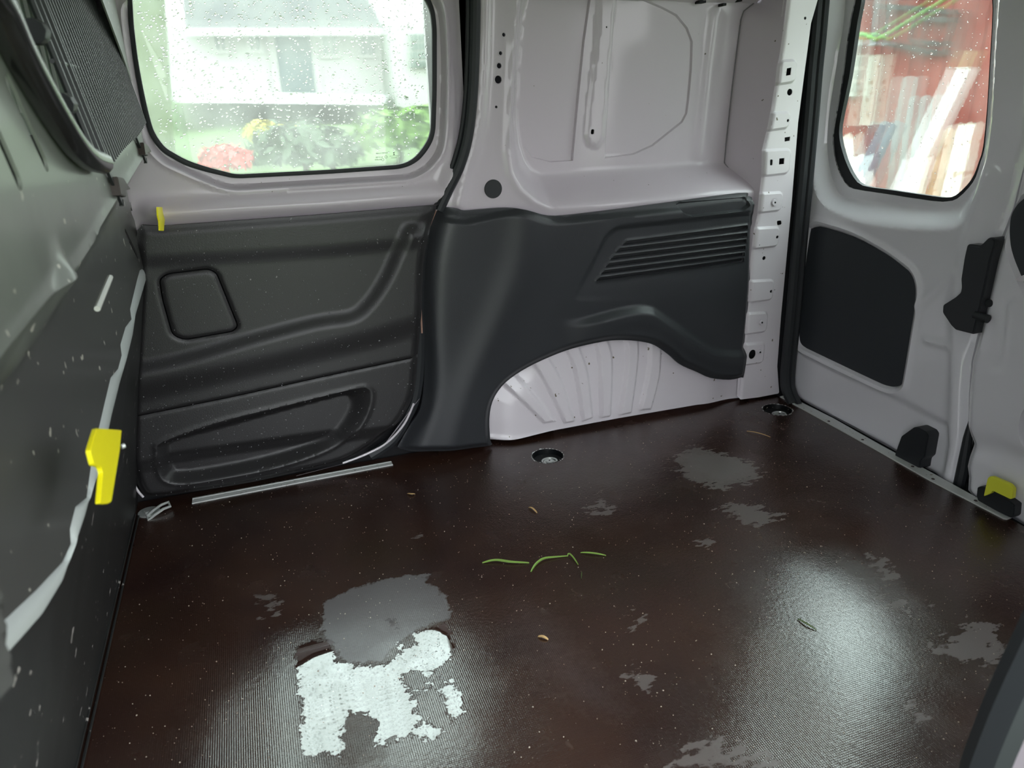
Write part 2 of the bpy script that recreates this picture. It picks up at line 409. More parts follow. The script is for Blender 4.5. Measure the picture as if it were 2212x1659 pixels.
# made-up tilt in the relief, shaped so these patches catch the window reflections
def reflection_tilt(): 
    c0_ = F.px(760, 1420); x, y_ = Q[:, 0]-c0_[0]-.02, Q[:, 1]-c0_[1]
    wgt = np.exp(-(x/.26)**4)*sm(Q[:, 1], .80, .95)*(1-sm(Q[:, 1], 1.12, 1.30))
    ys_ = np.linspace(.4, 1.9, 600); sl = .075*sm(ys_, .85, 1.0)*(1-sm(ys_, 1.10, 1.30)); hh = np.cumsum(sl)*(ys_[1]-ys_[0])
    c1_ = F.px(1750, 1370); xr, yr = Q[:, 0]-c1_[0], Q[:, 1]-c1_[1]
    return np.interp(Q[:, 1], ys_, hh)*np.exp(-(x/.30)**4)+.055*xr*np.exp(-(np.hypot(xr, yr)/.36)**4)
a = me.attributes.new('lean', 'FLOAT', 'POINT'); a.data.foreach_set('value', reflection_tilt().astype(np.float32))
# riser beside the floor under the partition + plinth around
# ---- ceiling
ce = empty('ceiling', (.6, .9, 1.25), 'white painted van roof above the load space', 'ceiling', kind='structure')
box('roof_skin', (-.5, .02, 1.26), (1.6, 1.86, 1.29), PAINT, ce)
def rail_h(Q_): return np.zeros(len(Q_))
for x in (0.05, .75, 1.4): box('roof_bow', (x, .05, 1.225), (x+.06, 1.8, 1.262), PAINT, ce, .006)
# sloping rail between side wall and roof
meshobj('cant_rail', [(-.3, 1.83, 1.185), (1.5, 1.83, 1.185), (1.5, 1.70, 1.27), (-.3, 1.70, 1.27), (-.3, 1.87, 1.27), (1.5, 1.87, 1.27)], [(0, 1, 2, 3), (0, 4, 5, 1), (3, 2, 5, 4)], PAINT, ce)

# ---- far side wall : pressed inner body side with recessed bay
cabs = empty('trim_3', (-1.2, 1.0, .5), 'plain cab shell ahead of the partition, seen only through its openings', 'cab shell', kind='structure')
CABM = mat('cab_lining', (.30, .32, .30), .7)
box('roof_lining', (-1.9, .1, 1.26), (-.46, 1.9, 1.28), CABM, cabs); box('far_lining', (-1.9, 1.88, -.2), (-.55, 1.90, 1.27), CABM, cabs); box('front_lining', (-1.92, .1, -.2), (-1.9, 1.9, 1.27), CABM, cabs); box('cab_floor', (-1.9, .1, -.22), (-.62, 1.9, -.2), CABM, cabs)
wf = empty('wall_far', (.9, 1.78, 0), 'white pressed steel body side between sliding door and rear doors', 'wall', kind='structure')
BD = -.10
lip = S.pl([(1116,-160),(1116,0),(1106,98),(1100,228),(1097,325),(1103,374),(1123,410),(1155,436),(1188,450),(1300,444),(1450,431),(1590,418),(1900,392),(1900,-160)])
lip = np.array(lip); lip[:, 1] = np.minimum(lip[:, 1], 1.165)
inn = S.pl([(1140,-160),(1131,33),(1126,81),(1120,160),(1116,254),(1123,309),(1136,345),(1150,364),(1168,374),(1220,371),(1497,347),(1560,347),(1900,320),(1900,20),(1640,12),(1480,6),(1300,-60)], BD)
inn[:, 1] = np.minimum(inn[:, 1], 1.13)
stepL = S.pl([(1275,0),(1262,90),(1250,210),(1237,347),(1190,350),(1150,340),(1134,318),(1128,280),(1132,200),(1140,80),(1148,-160),(1290,-160)], BD)
bigR = S.pl([(1290,-200),(1390,-2),(1430,15),(1462,32),(1485,60),(1496,90),(1494,150),(1488,215),(1484,245),(1474,264),(1450,283),(1410,315),(1370,333),(1305,342),(1305,300),(1322,60),(1330,-160)], BD)
bigR = S.pl([(1306,342),(1370,333),(1410,315),(1450,283),(1474,264),(1484,245),(1488,215),(1494,150),(1496,90),(1485,60),(1462,32),(1430,15),(1390,-2),(1330,-30),(1325,60),(1315,200)], BD)
chan = S.pl([(1292,-10),(1285,98),(1269,228),(1263,293),(1270,316),(1290,318),(1303,300),(1310,228),(1322,98),(1330,-10)], BD)
colm = S.pl([(1545,40),(1535,120),(1522,240),(1512,335)], BD)
pbot = S.pl([(1010,440),(1100,442)])[0]
def hside(Q_):
    so = np.maximum(-sd(Q_, lip), 0); si = np.maximum(sd(Q_, inn), 0)
    inin = sd(Q_, inn) <= 0
    f = np.where(inin, 1, np.where(so > 0, so/(so+si+1e-9), 0)); h = BD*sm(f, 0, 1)
    h = h+.004*np.exp(-(dist(Q_, lip, True)/.012)**2)
    h -= .008*sm(-sd(Q_, stepL), -.001, .002)
    h -= .005*sm(-sd(Q_, bigR), -.001, .003)
    h += .006*sm(-sd(Q_, chan), -.004, .008)*(inin)
    h += .006*np.exp(-(dist(Q_, colm)/.02)**2)
    # soft fold along the door aperture edge
    h += .010*np.exp(-(dist(Q_, foldL)/.014)**2)
    return h
foldL = S.pl([(1048,-160),(1047,0),(1043,150),(1036,250),(1022,320),(1003,380),(990,440)])
side_out = np.vstack([S.pl([(1022,-170),(1022,0),(1018,150),(1008,260),(992,345),(965,410),(956,452)]), S.pl([(975,560),(1100,560),(1598,520)]),
                      S.pl([(1598,415),(1596,392),(1580,372),(1565,352)], BD)*1.0, S.pl([(1570,300),(1582,190),(1592,110),(1601,42),(1607,24),(1640,-2),(1650,-60)], BD)])
side_out[:, 1] = np.minimum(side_out[:, 1], 1.19)
def rc(u, v, r): # round hole from pixel radius
    c = S.px(u, v); r_ = np.linalg.norm(S.px(u, v+r)-c); return circ(c, r_, 16)
PH = [(1088,75,4.2),(1081,115,4.2),(1078,142,6),(1076,172,8.6),(1072,231,3)]
BH = [(1308,59,2.6)]
holes = [rc(*h) for h in PH]+[circ(S.px(1308, 59, BD), .0022, 10), rnd(S.pl([(1275,279),(1282,279),(1281,290),(1274,290)], BD), .004)]
sheet('side_panel', S, side_out, .0065, hside, PAINT, wf, holes=holes, thick=.003, hole_step=.0025, lines=[off(stepL, .001), off(stepL, -.002), off(bigR, .001), off(bigR, -.003), off(chan, .004), off(chan, -.008)])
meshobj('cavity', [(.50, 1.79, .66), (.598, 1.79, .66), (.598, 1.79, 1.2), (.50, 1.79, 1.2)], [(0, 1, 2, 3)], BLACK, wf)
meshobj('cavity', [(.6, 1.90, .5), (1.4, 1.90, .5), (1.4, 1.90, 1.3), (.6, 1.90, 1.3)], [(0, 1, 2, 3)], BLACK, wf)
box('outer_skin', (.47, 1.925, -.3), (1.62, 1.94, 1.3), PAINT, wf)
box('outer_sill', (-.6, 1.80, -.3), (1.62, 1.94, -.11), PAINT, wf)
for (u, v, r) in PH[:4]:
    c = S.px(u, v); rr = np.linalg.norm(S.px(u, v+r)-c); tube('hole_rim', S.w(circ(c, rr+.001, 20), .0005), .0011, PAINT, wf, 6, True)
c = S.px(1065, 408); tag(prism('plug', S, circ(c, .0225, 32), -.001, .0035, HOLE, wf, .001), 'large round black rubber plug')

# ---- rear pillar: forward face and flange with embossed tabs and holes
flL = S.pl([(1702,-20),(1690,80),(1683,127),(1679,140),(1674,185),(1665,239),(1658,275),(1646,325),(1645,380),(1640,424),(1635,470),(1628,500),(1621,560),(1616,645),(1608,700),(1605,765),(1602,800),(1597,858)], .02)
flR = S.pl([(1772,-20),(1752,50),(1739,148),(1724,265),(1710,440),(1698,568),(1687,685),(1679,791),(1683,847)], .02)
fout = np.vstack([flL, S.pl([(1600,863),(1640,858),(1681,850)], .02), flR[::-1]])
tabs = []
for (y0, y1, xl, xr) in [(133,180,1679,1720),(245,279,1663,1706),(325,377,1646,1707),(418,457,1636,1690),(493,534,1628,1683),(607,650,1617,1671),(677,719,1608,1658),(743,786,1603,1651)]:
    tabs.append(rnd(S.pl([(xl-40,y1+6),(xl-40,y0+4),(xr-2,y0-1),(xr-6,y1-5)], .02), .012))
def hfl(Q_):
    h = np.zeros(len(Q_))
    for t in tabs: h = np.maximum(h, .007*sm(-sd(Q_, t), -.006, .001))
    h -= .006*sm(.012-dist(Q_, flR), 0, .012)*0
    h -= .012*np.exp(-(dist(Q_, flL)/.006)**2)
    return h
def qd(pts): return S.pl(pts, .02)
fh = [rc(1728,41,3.4), qd([(1696,148),(1706,146),(1704,162),(1694,164)]), circ(S.px(1706,199,.02),.0085,18), rc(1688,260,3.2), qd([(1695,297),(1707,295),(1706,304),(1695,306)]),
      rnd(qd([(1660,344),(1666,344),(1665,357),(1660,357)]), .004), qd([(1680,342),(1691,341),(1690,354),(1679,355)]), rnd(qd([(1678,477),(1688,476),(1689,485),(1679,487)]), .005),
      rc(1666,509,3.2), rc(1641,555,4.2), rc(1653,625,3), circ(S.px(1622,764,.02), .0125, 24, .0148), rc(1628,526,1.3), rc(1664,623,1.3)]
flange = empty('pillar_flange', (1.4, 1.74, 0)); flange.parent = wf; flange.matrix_parent_inverse = Matrix.Translation(-wf.location)
D.objects.remove(flange)
sheet('pillar_flange', S, fout, .004, hfl, PAINT2, wf, holes=fh, thick=.002, d0=.02, hole_step=.002, lines=[off(t, k) for t in tabs for k in (.006, -.001)])
meshobj('cavity', [(1.358, 1.758, 0), (1.5, 1.758, 0), (1.5, 1.758, 1.2), (1.385, 1.758, 1.2)], [(0, 1, 2, 3)], BLACK, wf)
for (u, v, rr) in [(1672,437,.0125),(1644,696,.011),(1640,760,.010)]:
    c = S.px(u, v, .026); b_ = prism('weld_stud', S, circ(c, rr, 24), .020, .031, PAINT2, wf, .004)
    prism('stud_socket', S, circ(c, .0028, 12), .0305, .0318, BLACK, b_, .0)
fw = S.w(resample(flL, .02, False), .019)
cre_px = [(1655,-60),(1640,-2),(1607,24),(1601,42),(1592,110),(1582,190),(1570,300),(1565,352),(1580,372),(1596,392),(1598,415)]
cre = list(S.w(S.pl(cre_px, BD), BD-.002))
# lower part of the crease comes forward down the sill
for (u, v, d) in [(1601,470,-.02),(1600,600,-.01),(1598,700,-.01),(1597,800,-.005),(1597,858,.0)]:
    cre.append(S.w(S.px(u, v, d), d)[0])
cre[8:11] = [S.w(S.px(u, v, d), d)[0] for (u, v, d) in [(1580,372,-.08),(1596,392,-.06),(1598,415,-.045)]]
def loft(name, A, B, m, parent, n=60, k=4, bulge=0., bn=(0, 0, 0), thick=None):
    def rs(L):
        L = np.array(L); s_ = np.r_[0, np.cumsum(np.linalg.norm(np.diff(L, axis=0), axis=1))]; t = np.linspace(0, s_[-1], n)
        return np.stack([np.interp(t, s_, L[:, i]) for i in range(3)], 1)
    A, B = (rs(A), rs(B)) if len(A) != len(B) else (np.array(A), np.array(B)); n = len(A); vs = []; bn = np.array(bn)
    for j in range(k+1):
        t = j/k; vs.append(A*(1-t)+B*t+bn*bulge*math.sin(math.pi*t))
    V = np.vstack(vs); fs = [(j*n+i, j*n+i+1, (j+1)*n+i+1, (j+1)*n+i) for j in range(k) for i in range(n-1)]
    return meshobj(name, V, fs, m, parent, 50)
loft('pillar_face', cre, fw, PAINT, wf, 70, 4)
# dark seam line where bay skin meets the pillar
tube('sealer_seam', np.array(cre[1:9])+np.array([-.002, -.004, 0]), .0016, mat('grey_sealer', (.22, .20, .22), .6), wf, 6)
# slots high in the rail over the bay
meshobj('upper_rail', list(S.w(np.array([(.60, 1.128), (1.345, 1.118), (1.37, 1.19), (.60, 1.19)]), [BD+.004, BD+.004, .05, .05])), [(0, 1, 2, 3)], PAINT, wf)
for (u, v, ww) in [(1515,4,9),(1562,10,5),(1596,1,5)]:
    c = S.px(u, v, -.085); prism('slot', S, rnd([c+(-ww*.0011, -.004), c+(ww*.0011, -.003), c+(ww*.0011, .003), c+(-ww*.0011, .003)], .001), -.10, -.078, BLACK, wf, 0)

# ---- wheel arch
arch = S.pl([(1050,955),(1049,905),(1056,862),(1078,826),(1106,800),(1190,756),(1280,725),(1330,720),(1380,726),(1405,735),(1455,775),(1500,795),(1540,800),(1600,798),(1605,860),(1500,872),(1330,901),(1190,927),(1120,943),(1085,950)])
def cpx(x, y): return (860+x/2.697, 420+y/2.697)
ribs = [[(610,1100),(720,1200),(840,1320)], [(680,1040),(800,1180),(905,1310)], [(780,975),(850,1090),(960,1320)], [(865,935),(940,1070),(1015,1310)], [(965,890),(1020,1010),(1065,1310)],
        [(1045,870),(1095,1030),(1120,1290)], [(1135,840),(1165,960),(1170,1290)], [(1215,835),(1240,960),(1225,1280)], [(1320,840),(1328,960),(1280,1275)], [(1395,840),(1390,960),(1345,1260)],
        [(1460,860),(1452,1000),(1395,1245)], [(1525,900),(1510,1050),(1460,1240)]]
ribs = [spl(S.pl([cpx(*p) for p in r]), 5) for r in ribs]
strips = [np.vstack([np.vstack([2*ribs[i][0]-ribs[i][1]*1.0, ribs[i]]), np.vstack([2*ribs[i+1][0]-ribs[i+1][1], ribs[i+1]])[::-1]]) for i in range(0, 12, 2)]
abase = S.pl([(1050,950),(1120,945),(1605,862)])
def harch(Q_):
    z = Q_[:, 1]
    h = .0+.045*np.sqrt(np.clip(1-(z/.36)**2, 0, 1))
    e = dist(Q_, S.pl([(1050,955),(1049,905),(1056,862),(1078,826),(1106,800)])); h -= .03*np.exp(-(e/.05)**2)
    for s_ in strips: h += .010*sm(-sd(Q_, s_), -.005, .006)
    h -= .02*sm(Q_[:, 0], 1.22, 1.34)
    h += .006*np.exp(-(dist(Q_, abase)/.006)**2)
    return h
sheet('wheel_arch', S, arch, .005, harch, PAINT2, wf, d0=-.035, thick=.002, lines=[off(t, k) for t in strips for k in (.005, -.006)])

# ---- black lower trim panel on the body side
bt = empty('body_side_trim', (.9, 1.75, 0), 'large black moulded plastic trim panel above the white wheel arch', 'trim panel')
tout = spl(S.pl([(945,455),(960,447),(985,449),(1000,453),(1040,450),(1090,447),(1130,451),(1180,464),(1240,461),(1400,441),(1590,416),(1608,422),(1619,435),(1618,520),(1610,640),(1603,720),(1592,800),(1585,807),(1560,812),(1520,808),(1490,795),(1462,783),(1448,774),(1430,758),(1400,738),(1370,730),(1330,727),(1290,730),(1245,742),(1200,760),(1150,782),(1110,805),(1080,830),(1060,862),(1053,900),(1055,945),(1056,957),(1000,963),(930,968),(865,972),(868,955),(888,920),(908,885),(917,830),(918,760),(915,700),(912,620),(914,560),(925,500),(936,466)]), 3, True)
ledge = S.pl([(940,470),(1000,476),(1120,450),(1150,455),(1186,468),(1231,470),(1350,459),(1450,450),(1620,434),(1620,380),(1400,380),(900,400)])
hand = rnd(S.pl([(1452,441),(1468,460),(1486,464),(1590,452),(1606,441),(1604,426),(1590,424),(1460,436)]), .008)
gril = rnd(S.pl([(1230,640),(1275,560),(1300,508),(1322,490),(1620,458),(1620,640)]), .02)
slats = [((1335,524),(1603,488)),((1321,539),(1602,504)),((1309,555),(1600,518)),((1298,571),(1598,532)),((1288,586),(1596,546)),((1277,601),(1594,558))]
slatp = [rnd(S.pl([(a[0],a[1]+1),(a[0]+9,a[1]-7),(b[0],b[1]-5),(b[0],b[1]+3)]), .002, 3) for a, b in slats]
crease = spl(S.pl([(1205,694),(1245,692),(1340,668),(1385,666),(1412,680),(1460,713),(1515,748),(1560,758),(1640,756)]), 5)
crpoly = np.vstack([crease, S.pl([(1640,900),(1000,1000),(1050,800),(1180,730)])])
foldc = spl(S.pl([(1135,440),(1120,560),(1070,690),(1010,830),(965,980)]), 5)
lowL = spl(S.pl([(935,440),(910,560),(905,700),(908,830),(880,930),(850,990)]), 5)
zg0, zg1 = S.px(1500, 640)[1], S.px(1500, 520)[1]; xc0, xc1 = S.px(1190, 690)[0], S.px(1290, 690)[0]
def htrim(Q_):
    h = .020*np.ones(len(Q_))
    h -= .016*sm(.022-dist(Q_, tout, True), 0, .022)*(1-.6*sm(Q_[:, 1], .58, .62))                      # rolled edge
    h -= np.maximum(.010*sm(-sd(Q_, ledge), -.008, .006), .014*sm(-sd(Q_, hand), -.002, .003))
    h -= .008*sm(-sd(Q_, gril), -.010, .006)*sm(Q_[:, 1], zg0, zg1)
    for s_ in slatp: h += .0025*np.exp(-(sd(Q_, s_)/.003)**2)
    s_ = sd(Q_, crpoly); h += .020*sm(-s_, -.018, .008)*sm(Q_[:, 0], xc0, xc1)
    h -= .010*sm(-sd(Q_, tout), 0, .05)*sm(-s_, .02, .09)*sm(Q_[:, 0], xc0, xc1)
    h += .009*np.exp(-(dist(Q_, foldc)/.05)**2)
    h -= .026*np.exp(-(dist(Q_, lowL)/.03)**2)
    return h
sheet('panel', S, tout, .0042, htrim, PLAST, bt, holes=slatp, thick=.008, d0=.012, hole_step=.003, lines=[off(hand, .002), off(hand, -.003), off(ledge, .008), off(ledge, -.006), off(gril, .010), off(gril, -.006), *[off(t, .0035) for t in slatp]])
for s_ in slatp:
    c_ = s_.mean(0); prism('vent_recess', S, c_+(s_-c_)*np.array([1.01, 1.2]), .008, .0155, mat('dark_slot_plastic', (.012, .013, .015), .5) if 'dark_slot_plastic' not in D.materials else D.materials['dark_slot_plastic'], bt, 0)

# ---- sliding door (far side)
d1 = empty('door_1', (.1, 1.77, 0), 'sliding side door with large wet window and black trim, far side', 'door', kind='structure')
gout = S.pl([(274,-40),(275,0),(279,60),(288,130),(300,200),(311,250),(322,288),(334,310),(352,330),(398,357),(440,370),(500,384),(520,385),(700,376),(860,365),(884,359),(905,346),(922,326),(935,303),(940,280),(943,200),(943,60),(938,20),(925,-10),(905,-30),(880,-45),(600,-62),(330,-75),(290,-65)], -.012)
gin = S.pl([(284,-35),(286,0),(289,55),(298,130),(310,195),(321,245),(331,280),(342,300),(358,320),(403,346),(445,360),(503,375),(520,376),(700,367),(858,356),(878,351),(897,339),(912,321),(925,300),(930,280),(933,200),(933,60),(929,25),(918,0),(900,-18),(878,-33),(600,-50),(332,-63),(296,-54)], -.012)
gout = rnd(gout, .03); gin = rnd(gin, .03)
bead = S.pl([(262,0),(280,150),(300,250),(320,320),(350,352),(420,384),(492,413),(670,402),(800,394),(890,388),(930,366),(957,330),(964,280),(968,135),(963,34),(948,-10)]); bead = rnd(bead, .03)
beadpoly = np.vstack([bead, S.pl([(900,-160),(262,-160)])])
belt = S.pl([(330,460),(700,438),(960,418),(975,380)])
dout = np.vstack([[(-.62, 1.2), (-.62, .64)], S.pl([(300,520),(935,470),(950,445),(980,380),(1000,320),(1010,260),(1018,160),(1022,0),(1022,-160)])])
dout[:, 1] = np.minimum(dout[:, 1], 1.2)
def hdoor(Q_):
    s_ = sd(Q_, beadpoly)
    h = -.016*sm(-s_, -.004, .012)
    h += .006*np.exp(-(s_/.006)**2)
    h += .020*np.exp(-(dist(Q_, belt)/.020)**2)
    h -= .012*sm(sd(Q_, np.vstack([gout])), .0, .02)*0
    h -= .03*sm(Q_[:, 0]-.43-.0*Q_[:, 1], .04, .09)*sm(Q_[:, 1], .6, .7)
    return h
sheet('inner_skin', S, dout, .006, hdoor, PAINT, d1, holes=[gout*1.0], thick=.01, d0=0, lines=[off(bead, k, False) for k in (-.012, -.006, 0, .004, .010)]+[belt+np.array([0, k]) for k in (-.02, 0, .02)])
# gasket ring
gs = [resample(gout, .01), resample(gin, .01)]
sheet('gasket', S, gout, .006, lambda q: .003*np.exp(-((dist(q, (gout+gout)/2, True)-.006)/.006)**2), RUBBER, d1, holes=[gin], thick=.008, d0=-.010)
g = prism('window_pane', S, gout, -.030, -.026, GLASS, d1, 0)
for (u, v) in [(978,148),(979,181),(977,212)]:
    c = S.px(u, v, -.02); tag(prism('plug', S, circ(c, .0152, 28), -.031, -.026, HOLE, d1, .001), 'round black plug in the door edge')
# glass marking, printed flat on the pane
MARK = mat('ceramic_print', (.02, .02, .02), .6)
def mark(name, poly): return prism(name, S, poly, -.0262, -.0256, MARK, wm, 0, None)
wm = empty('glass_marking', S.w(S.px(840, 340, -.026), -.026)[0], None); wm.parent = d1; wm.matrix_parent_inverse = Matrix.Translation(-d1.location)
def text(name, s_, u, v, size, mirror=True):
    cu = D.curves.new(name, 'FONT'); cu.body = s_; cu.size = size; cu.align_x = 'CENTER'; cu.align_y = 'CENTER'; cu.extrude = .0002
    o = D.objects.new(name, cu); COL.objects.link(o); c = S.w(S.px(u, v, -.025), -.025)[0]
    bpy.context.view_layer.update(); dg = bpy.context.evaluated_depsgraph_get(); m_ = D.meshes.new_from_object(o.evaluated_get(dg)); D.objects.remove(o)
    for q in m_.vertices:
        x, y, z = q.co; q.co = Vector((c[0]-x if mirror else c[0]+x, c[1]+z, c[2]+y))
    return link(name, m_, MARK, wm, None)
text('lettering', 'TINTED GLASS', 825, 331, .0042)
text('lettering', 'R-131385', 819, 340, .0042); text('lettering', '43R-00929', 817, 345, .0036)
text('lettering', 'MADE IN POLAND', 851, 337, .0026); text('lettering', 'TEMPERED E', 851, 341, .0026)
text('lettering', '3', 834, 339, .004)
tube('ring_mark', S.w(circ(S.px(834, 339, -.025), .0032, 18), -.0252), .0003, MARK, wm, 4, True)
tube('ring_mark', S.w(circ(S.px(827, 345, -.025), .0026, 18), -.0252), .0003, MARK, wm, 4, True)
c = S.px(851, 332, -.025)
meshobj('hourglass_mark', S.w(np.array([c+(-.0024, .003), c+(.0024, .003), c, c+(-.0024, -.003), c+(.0024, -.003)]), -.0252), [(0, 1, 2), (2, 4, 3)], MARK, wm, None)

# trim of the sliding door
dtr = empty('trim_panel', (.1, 1.76, 0)); dtr.parent = d1; dtr.matrix_parent_inverse = Matrix.Translation(-d1.location); tag(dtr, 'black rain-spotted plastic door trim')
D.objects.remove(dtr)
dto = spl(S.pl([(300,494),(352,485),(500,474),(700,460),(925,441),(937,443),(935,458),(920,510),(910,570),(907,640),(905,700),(900,770),(893,840),(872,890),(840,930),(800,964),(740,998),(640,1022),(540,1044),(430,1062),(330,1075),(305,1062),(291,1030),(284,990),(284,880),(288,760),(296,620)]), 3, True)
seam = S.pl([(270,898),(290,893),(500,850),(700,806),(893,765),(930,757)])
cover = rnd(S.pl([(346,600),(362,588),(450,577),(468,586),(514,700),(503,711),(400,729),(374,719),(352,640)]), .012)
pocO = spl(S.pl([(340,968),(352,945),(470,903),(620,866),(760,832),(790,830),(800,848),(790,888),(762,930),(705,970),(600,1006),(480,1030),(400,1042),(358,1036),(341,1010)]), 4, True)
pocI = spl(S.pl([(368,968),(380,952),(480,925),(620,886),(735,856),(752,862),(748,885),(715,930),(640,968),(500,1004),(400,1019),(375,1012)]), 4, True)
arm = spl(S.pl([(280,800),(400,775),(545,733),(680,698),(760,684),(800,652),(835,600),(860,545),(880,500)]), 5)
armp = np.vstack([arm, S.pl([(960,500),(960,900),(260,1000)])])
arm2 = S.pl([(250,845),(400,812),(600,768),(800,720),(900,690)])
top2 = S.pl([(300,552),(532,540),(700,530),(880,513)])
def hdt(Q_):
    h = .018*np.ones(len(Q_))
    h -= .015*sm(.02-dist(Q_, dto, True), 0, .02)*(1-.75*sm(Q_[:, 1], .60, .64))
    s_ = sd(Q_, armp); h += .016*sm(-s_, -.03, .012)
    below = np.vstack([arm2, S.pl([(950,680),(950,1200),(250,1200)])]); h -= .012*sm(-sd(Q_, below), -.03, .04)
    tp = np.vstack([top2, S.pl([(950,400),(250,430)])]); h += .008*sm(-sd(Q_, tp), -.03, .01)
    h -= .003*np.exp(-(dist(Q_, seam)/.004)**2)
    h -= .0035*np.exp(-(sd(Q_, cover)/.005)**2)
    so = np.maximum(-sd(Q_, pocO), 0); si = np.maximum(sd(Q_, pocI), 0); ii = sd(Q_, pocI) <= 0
    f = np.where(ii, 1, np.where(so > 0, so/(so+si+1e-9), 0)); h -= .026*sm(f, .0, 1.)
    h += .0025*np.exp(-(sd(Q_, pocO)/.006)**2)
    return h
seamh = S.pl([(292,892),(500,850),(700,806),(886,767)]); seamh = np.vstack([seamh+[0, .0011], (seamh+[0, -.0011])[::-1]])
cov_in = off(cover, -.0013)[:-1]; cov_out = off(cover, .0013)[:-1]
dtrim = tag(sheet('trim_panel', S, dto, .0042, hdt, PLASTW, d1, holes=[seamh, cov_out], thick=.010, d0=.004, hole_step=.004, lines=[off(pocO, .006), off(pocO, 0), off(pocO, -.006), off(pocO, .012), off(arm, .012, False), off(arm, -.03, False), off(pocI, 0), off(seamh, .004), off(cover, .006)]), 'black rain-spotted plastic door trim')
sheet('access_cover', S, cov_in, .005, hdt, PLASTW, dtrim, thick=.010, d0=.004, lines=[off(cover, -.006)])
meshobj('backing', S.w(dto, -.032), [tuple(range(len(dto)))], BLACK, dtrim, None)
# painted door edge behind the trim
loft('door_edge', S.w(S.pl([(905,860),(885,885),(830,958),(738,1001),(640,1026)], 0), .004), S.w(S.pl([(908,862),(889,888),(833,962),(740,1004),(640,1030)], 0), -.004), PAINT2, d1, 30, 1)
tube('lower_edge_bead', S.w(spl(S.pl([(893,870),(872,915),(835,955),(790,980),(740,999)], 0), 6), .004), .0028, PAINT2, d1, 6)
tube('lower_edge_bead', S.w(spl(S.pl([(281,960),(282,1000),(290,1040),(298,1058),(310,1072)], 0), 6), .004), .0028, PAINT2, d1, 6)
# dark sill / step behind door
sill = box('trim_1', (-.55, 1.765, -.12), (1.0, 1.95, -.012), BLACK); tag(sill, 'dark sill behind the floor edge under the sliding door', 'sill', kind='structure')
tag(box('trim_2', (-.60, .0, -.12), (1.9, 1.80, -.014), BLACK), 'dark steel floor pan beneath the plywood', 'floor pan', kind='structure')
meshobj('door_gap', S.w(np.array([(-.45, -.1), (.75, -.1), (.75, .66), (-.45, .66)]), -.05), [(0, 1, 2, 3)], BLACK, d1, None)

# ---- rubber seals
def sealobj(name, pts3, r, label):
    o = tube(name, pts3, r, RUBBER, None, 10); return tag(o, label, 'seal')
sp_ = spl([tuple(S.px(u, v, .012)) for u, v in [(1026,-140),(1027,0),(1025,120),(1020,220),(1010,300),(992,362),(968,412),(948,455)]], 6)
sealobj('door_seal', S.w(sp_, .010), .0125, 'black rubber seal curving down the pillar beside the sliding door')
sp_ = spl([tuple(S.px(u, v, .012)) for u, v in [(1014,-140),(1014,0),(1012,120),(1007,220),(996,300),(978,362),(958,410),(940,450)]], 6)
tube('seal_lip', S.w(sp_, .004), .006, RUBBER, D.objects['door_seal'], 8)
tube('aperture_edge', S.w(spl(S.pl([(942,455),(928,490),(917,530),(911,580),(909,650),(912,720)], .008), 5), .006), .0022, mat('copper_toned_edge', (.42, .25, .19), .4), wf, 6)
tube('aperture_shadow_gap', S.w(spl(S.pl([(930,470),(912,540),(906,640),(908,760),(900,850),(880,900),(850,950),(800,985)], -.01), 5), -.012), .014, RUBBER, wf, 8)
Rs = [(1770,-30),(1761,80),(1754,150),(1745,265),(1733,400),(1722,520),(1709,680),(1701,760),(1697,815),(1699,840),(1712,872)]
RF = Frame((1.488, 0, 0), (0, -1, 0), (0, 0, 1))
pts = RF.w(spl(RF.pl(Rs), 6)); pts[:, 2] = np.maximum(pts[:, 2], -.005)
sealobj('rear_door_seal', pts, .0165, 'thick black rubber seal standing between rear pillar and rear door')
tube('seal_lip', pts+np.array([.012, -.014, 0]), .010, RUBBER, D.objects['rear_door_seal'], 8)
box('jamb_back', (1.50, 1.765, -.1), (1.62, 1.80, 1.25), BLACK, wf)
box('outer_strip', (1.60, 1.80, -.3), (1.62, 1.94, 1.28), PAINT, wf)

# ---- rear doors
d2 = empty('door_2', (1.53, 1.4, 0), 'left rear door with rainy window, black infill and black latch cover', 'door', kind='structure')
wo = spl(R.pl([(1846,-40),(1846,0),(1837,40),(1827,110),(1817,186),(1807,240),(1800,280),(1799,310),(1803,340),(1811,368),(1826,396),(1844,408),(1900,417),(2012,434),(2046,435),(2068,429),(2093,405),(2108,382),(2118,350),(2127,318),(2134,236),(2139,150),(2142,101),(2146,20),(2142,-30),(2125,-75),(2080,-105),(1960,-120),(1900,-112),(1862,-80)], -.038), 2, True)
wi = spl(R.pl([(1861,-35),(1858,5),(1850,45),(1842,100),(1832,165),(1822,215),(1811,270),(1811,300),(1818,330),(1828,358),(1842,384),(1861,401),(1910,409),(2012,424),(2042,427),(2062,422),(2086,400),(2101,378),(2112,348),(2121,316),(2129,236),(2134,150),(2137,101),(2141,20),(2136,-28),(2120,-68),(2078,-97),(1960,-110),(1905,-103),(1874,-75)], -.038), 2, True)
emb = spl(R.pl([(1800,-120),(1788,34),(1774,101),(1760,190),(1752,260),(1748,330),(1756,395),(1772,436),(1812,466),(1877,488),(1979,498),(2050,497),(2082,480),(2100,440),(2118,395),(2135,330),(2144,250),(2152,100),(2160,-20),(2150,-120)]), 4)
emb2 = spl(R.pl([(1832,-120),(1824,34),(1812,110),(1798,200),(1790,260),(1787,310),(1792,360),(1804,402),(1822,424),(1877,433),(1979,446),(2050,449),(2080,440),(2102,410),(2118,370),(2128,320),(2138,240),(2146,100),(2152,-20),(2145,-120)], -.038), 4)
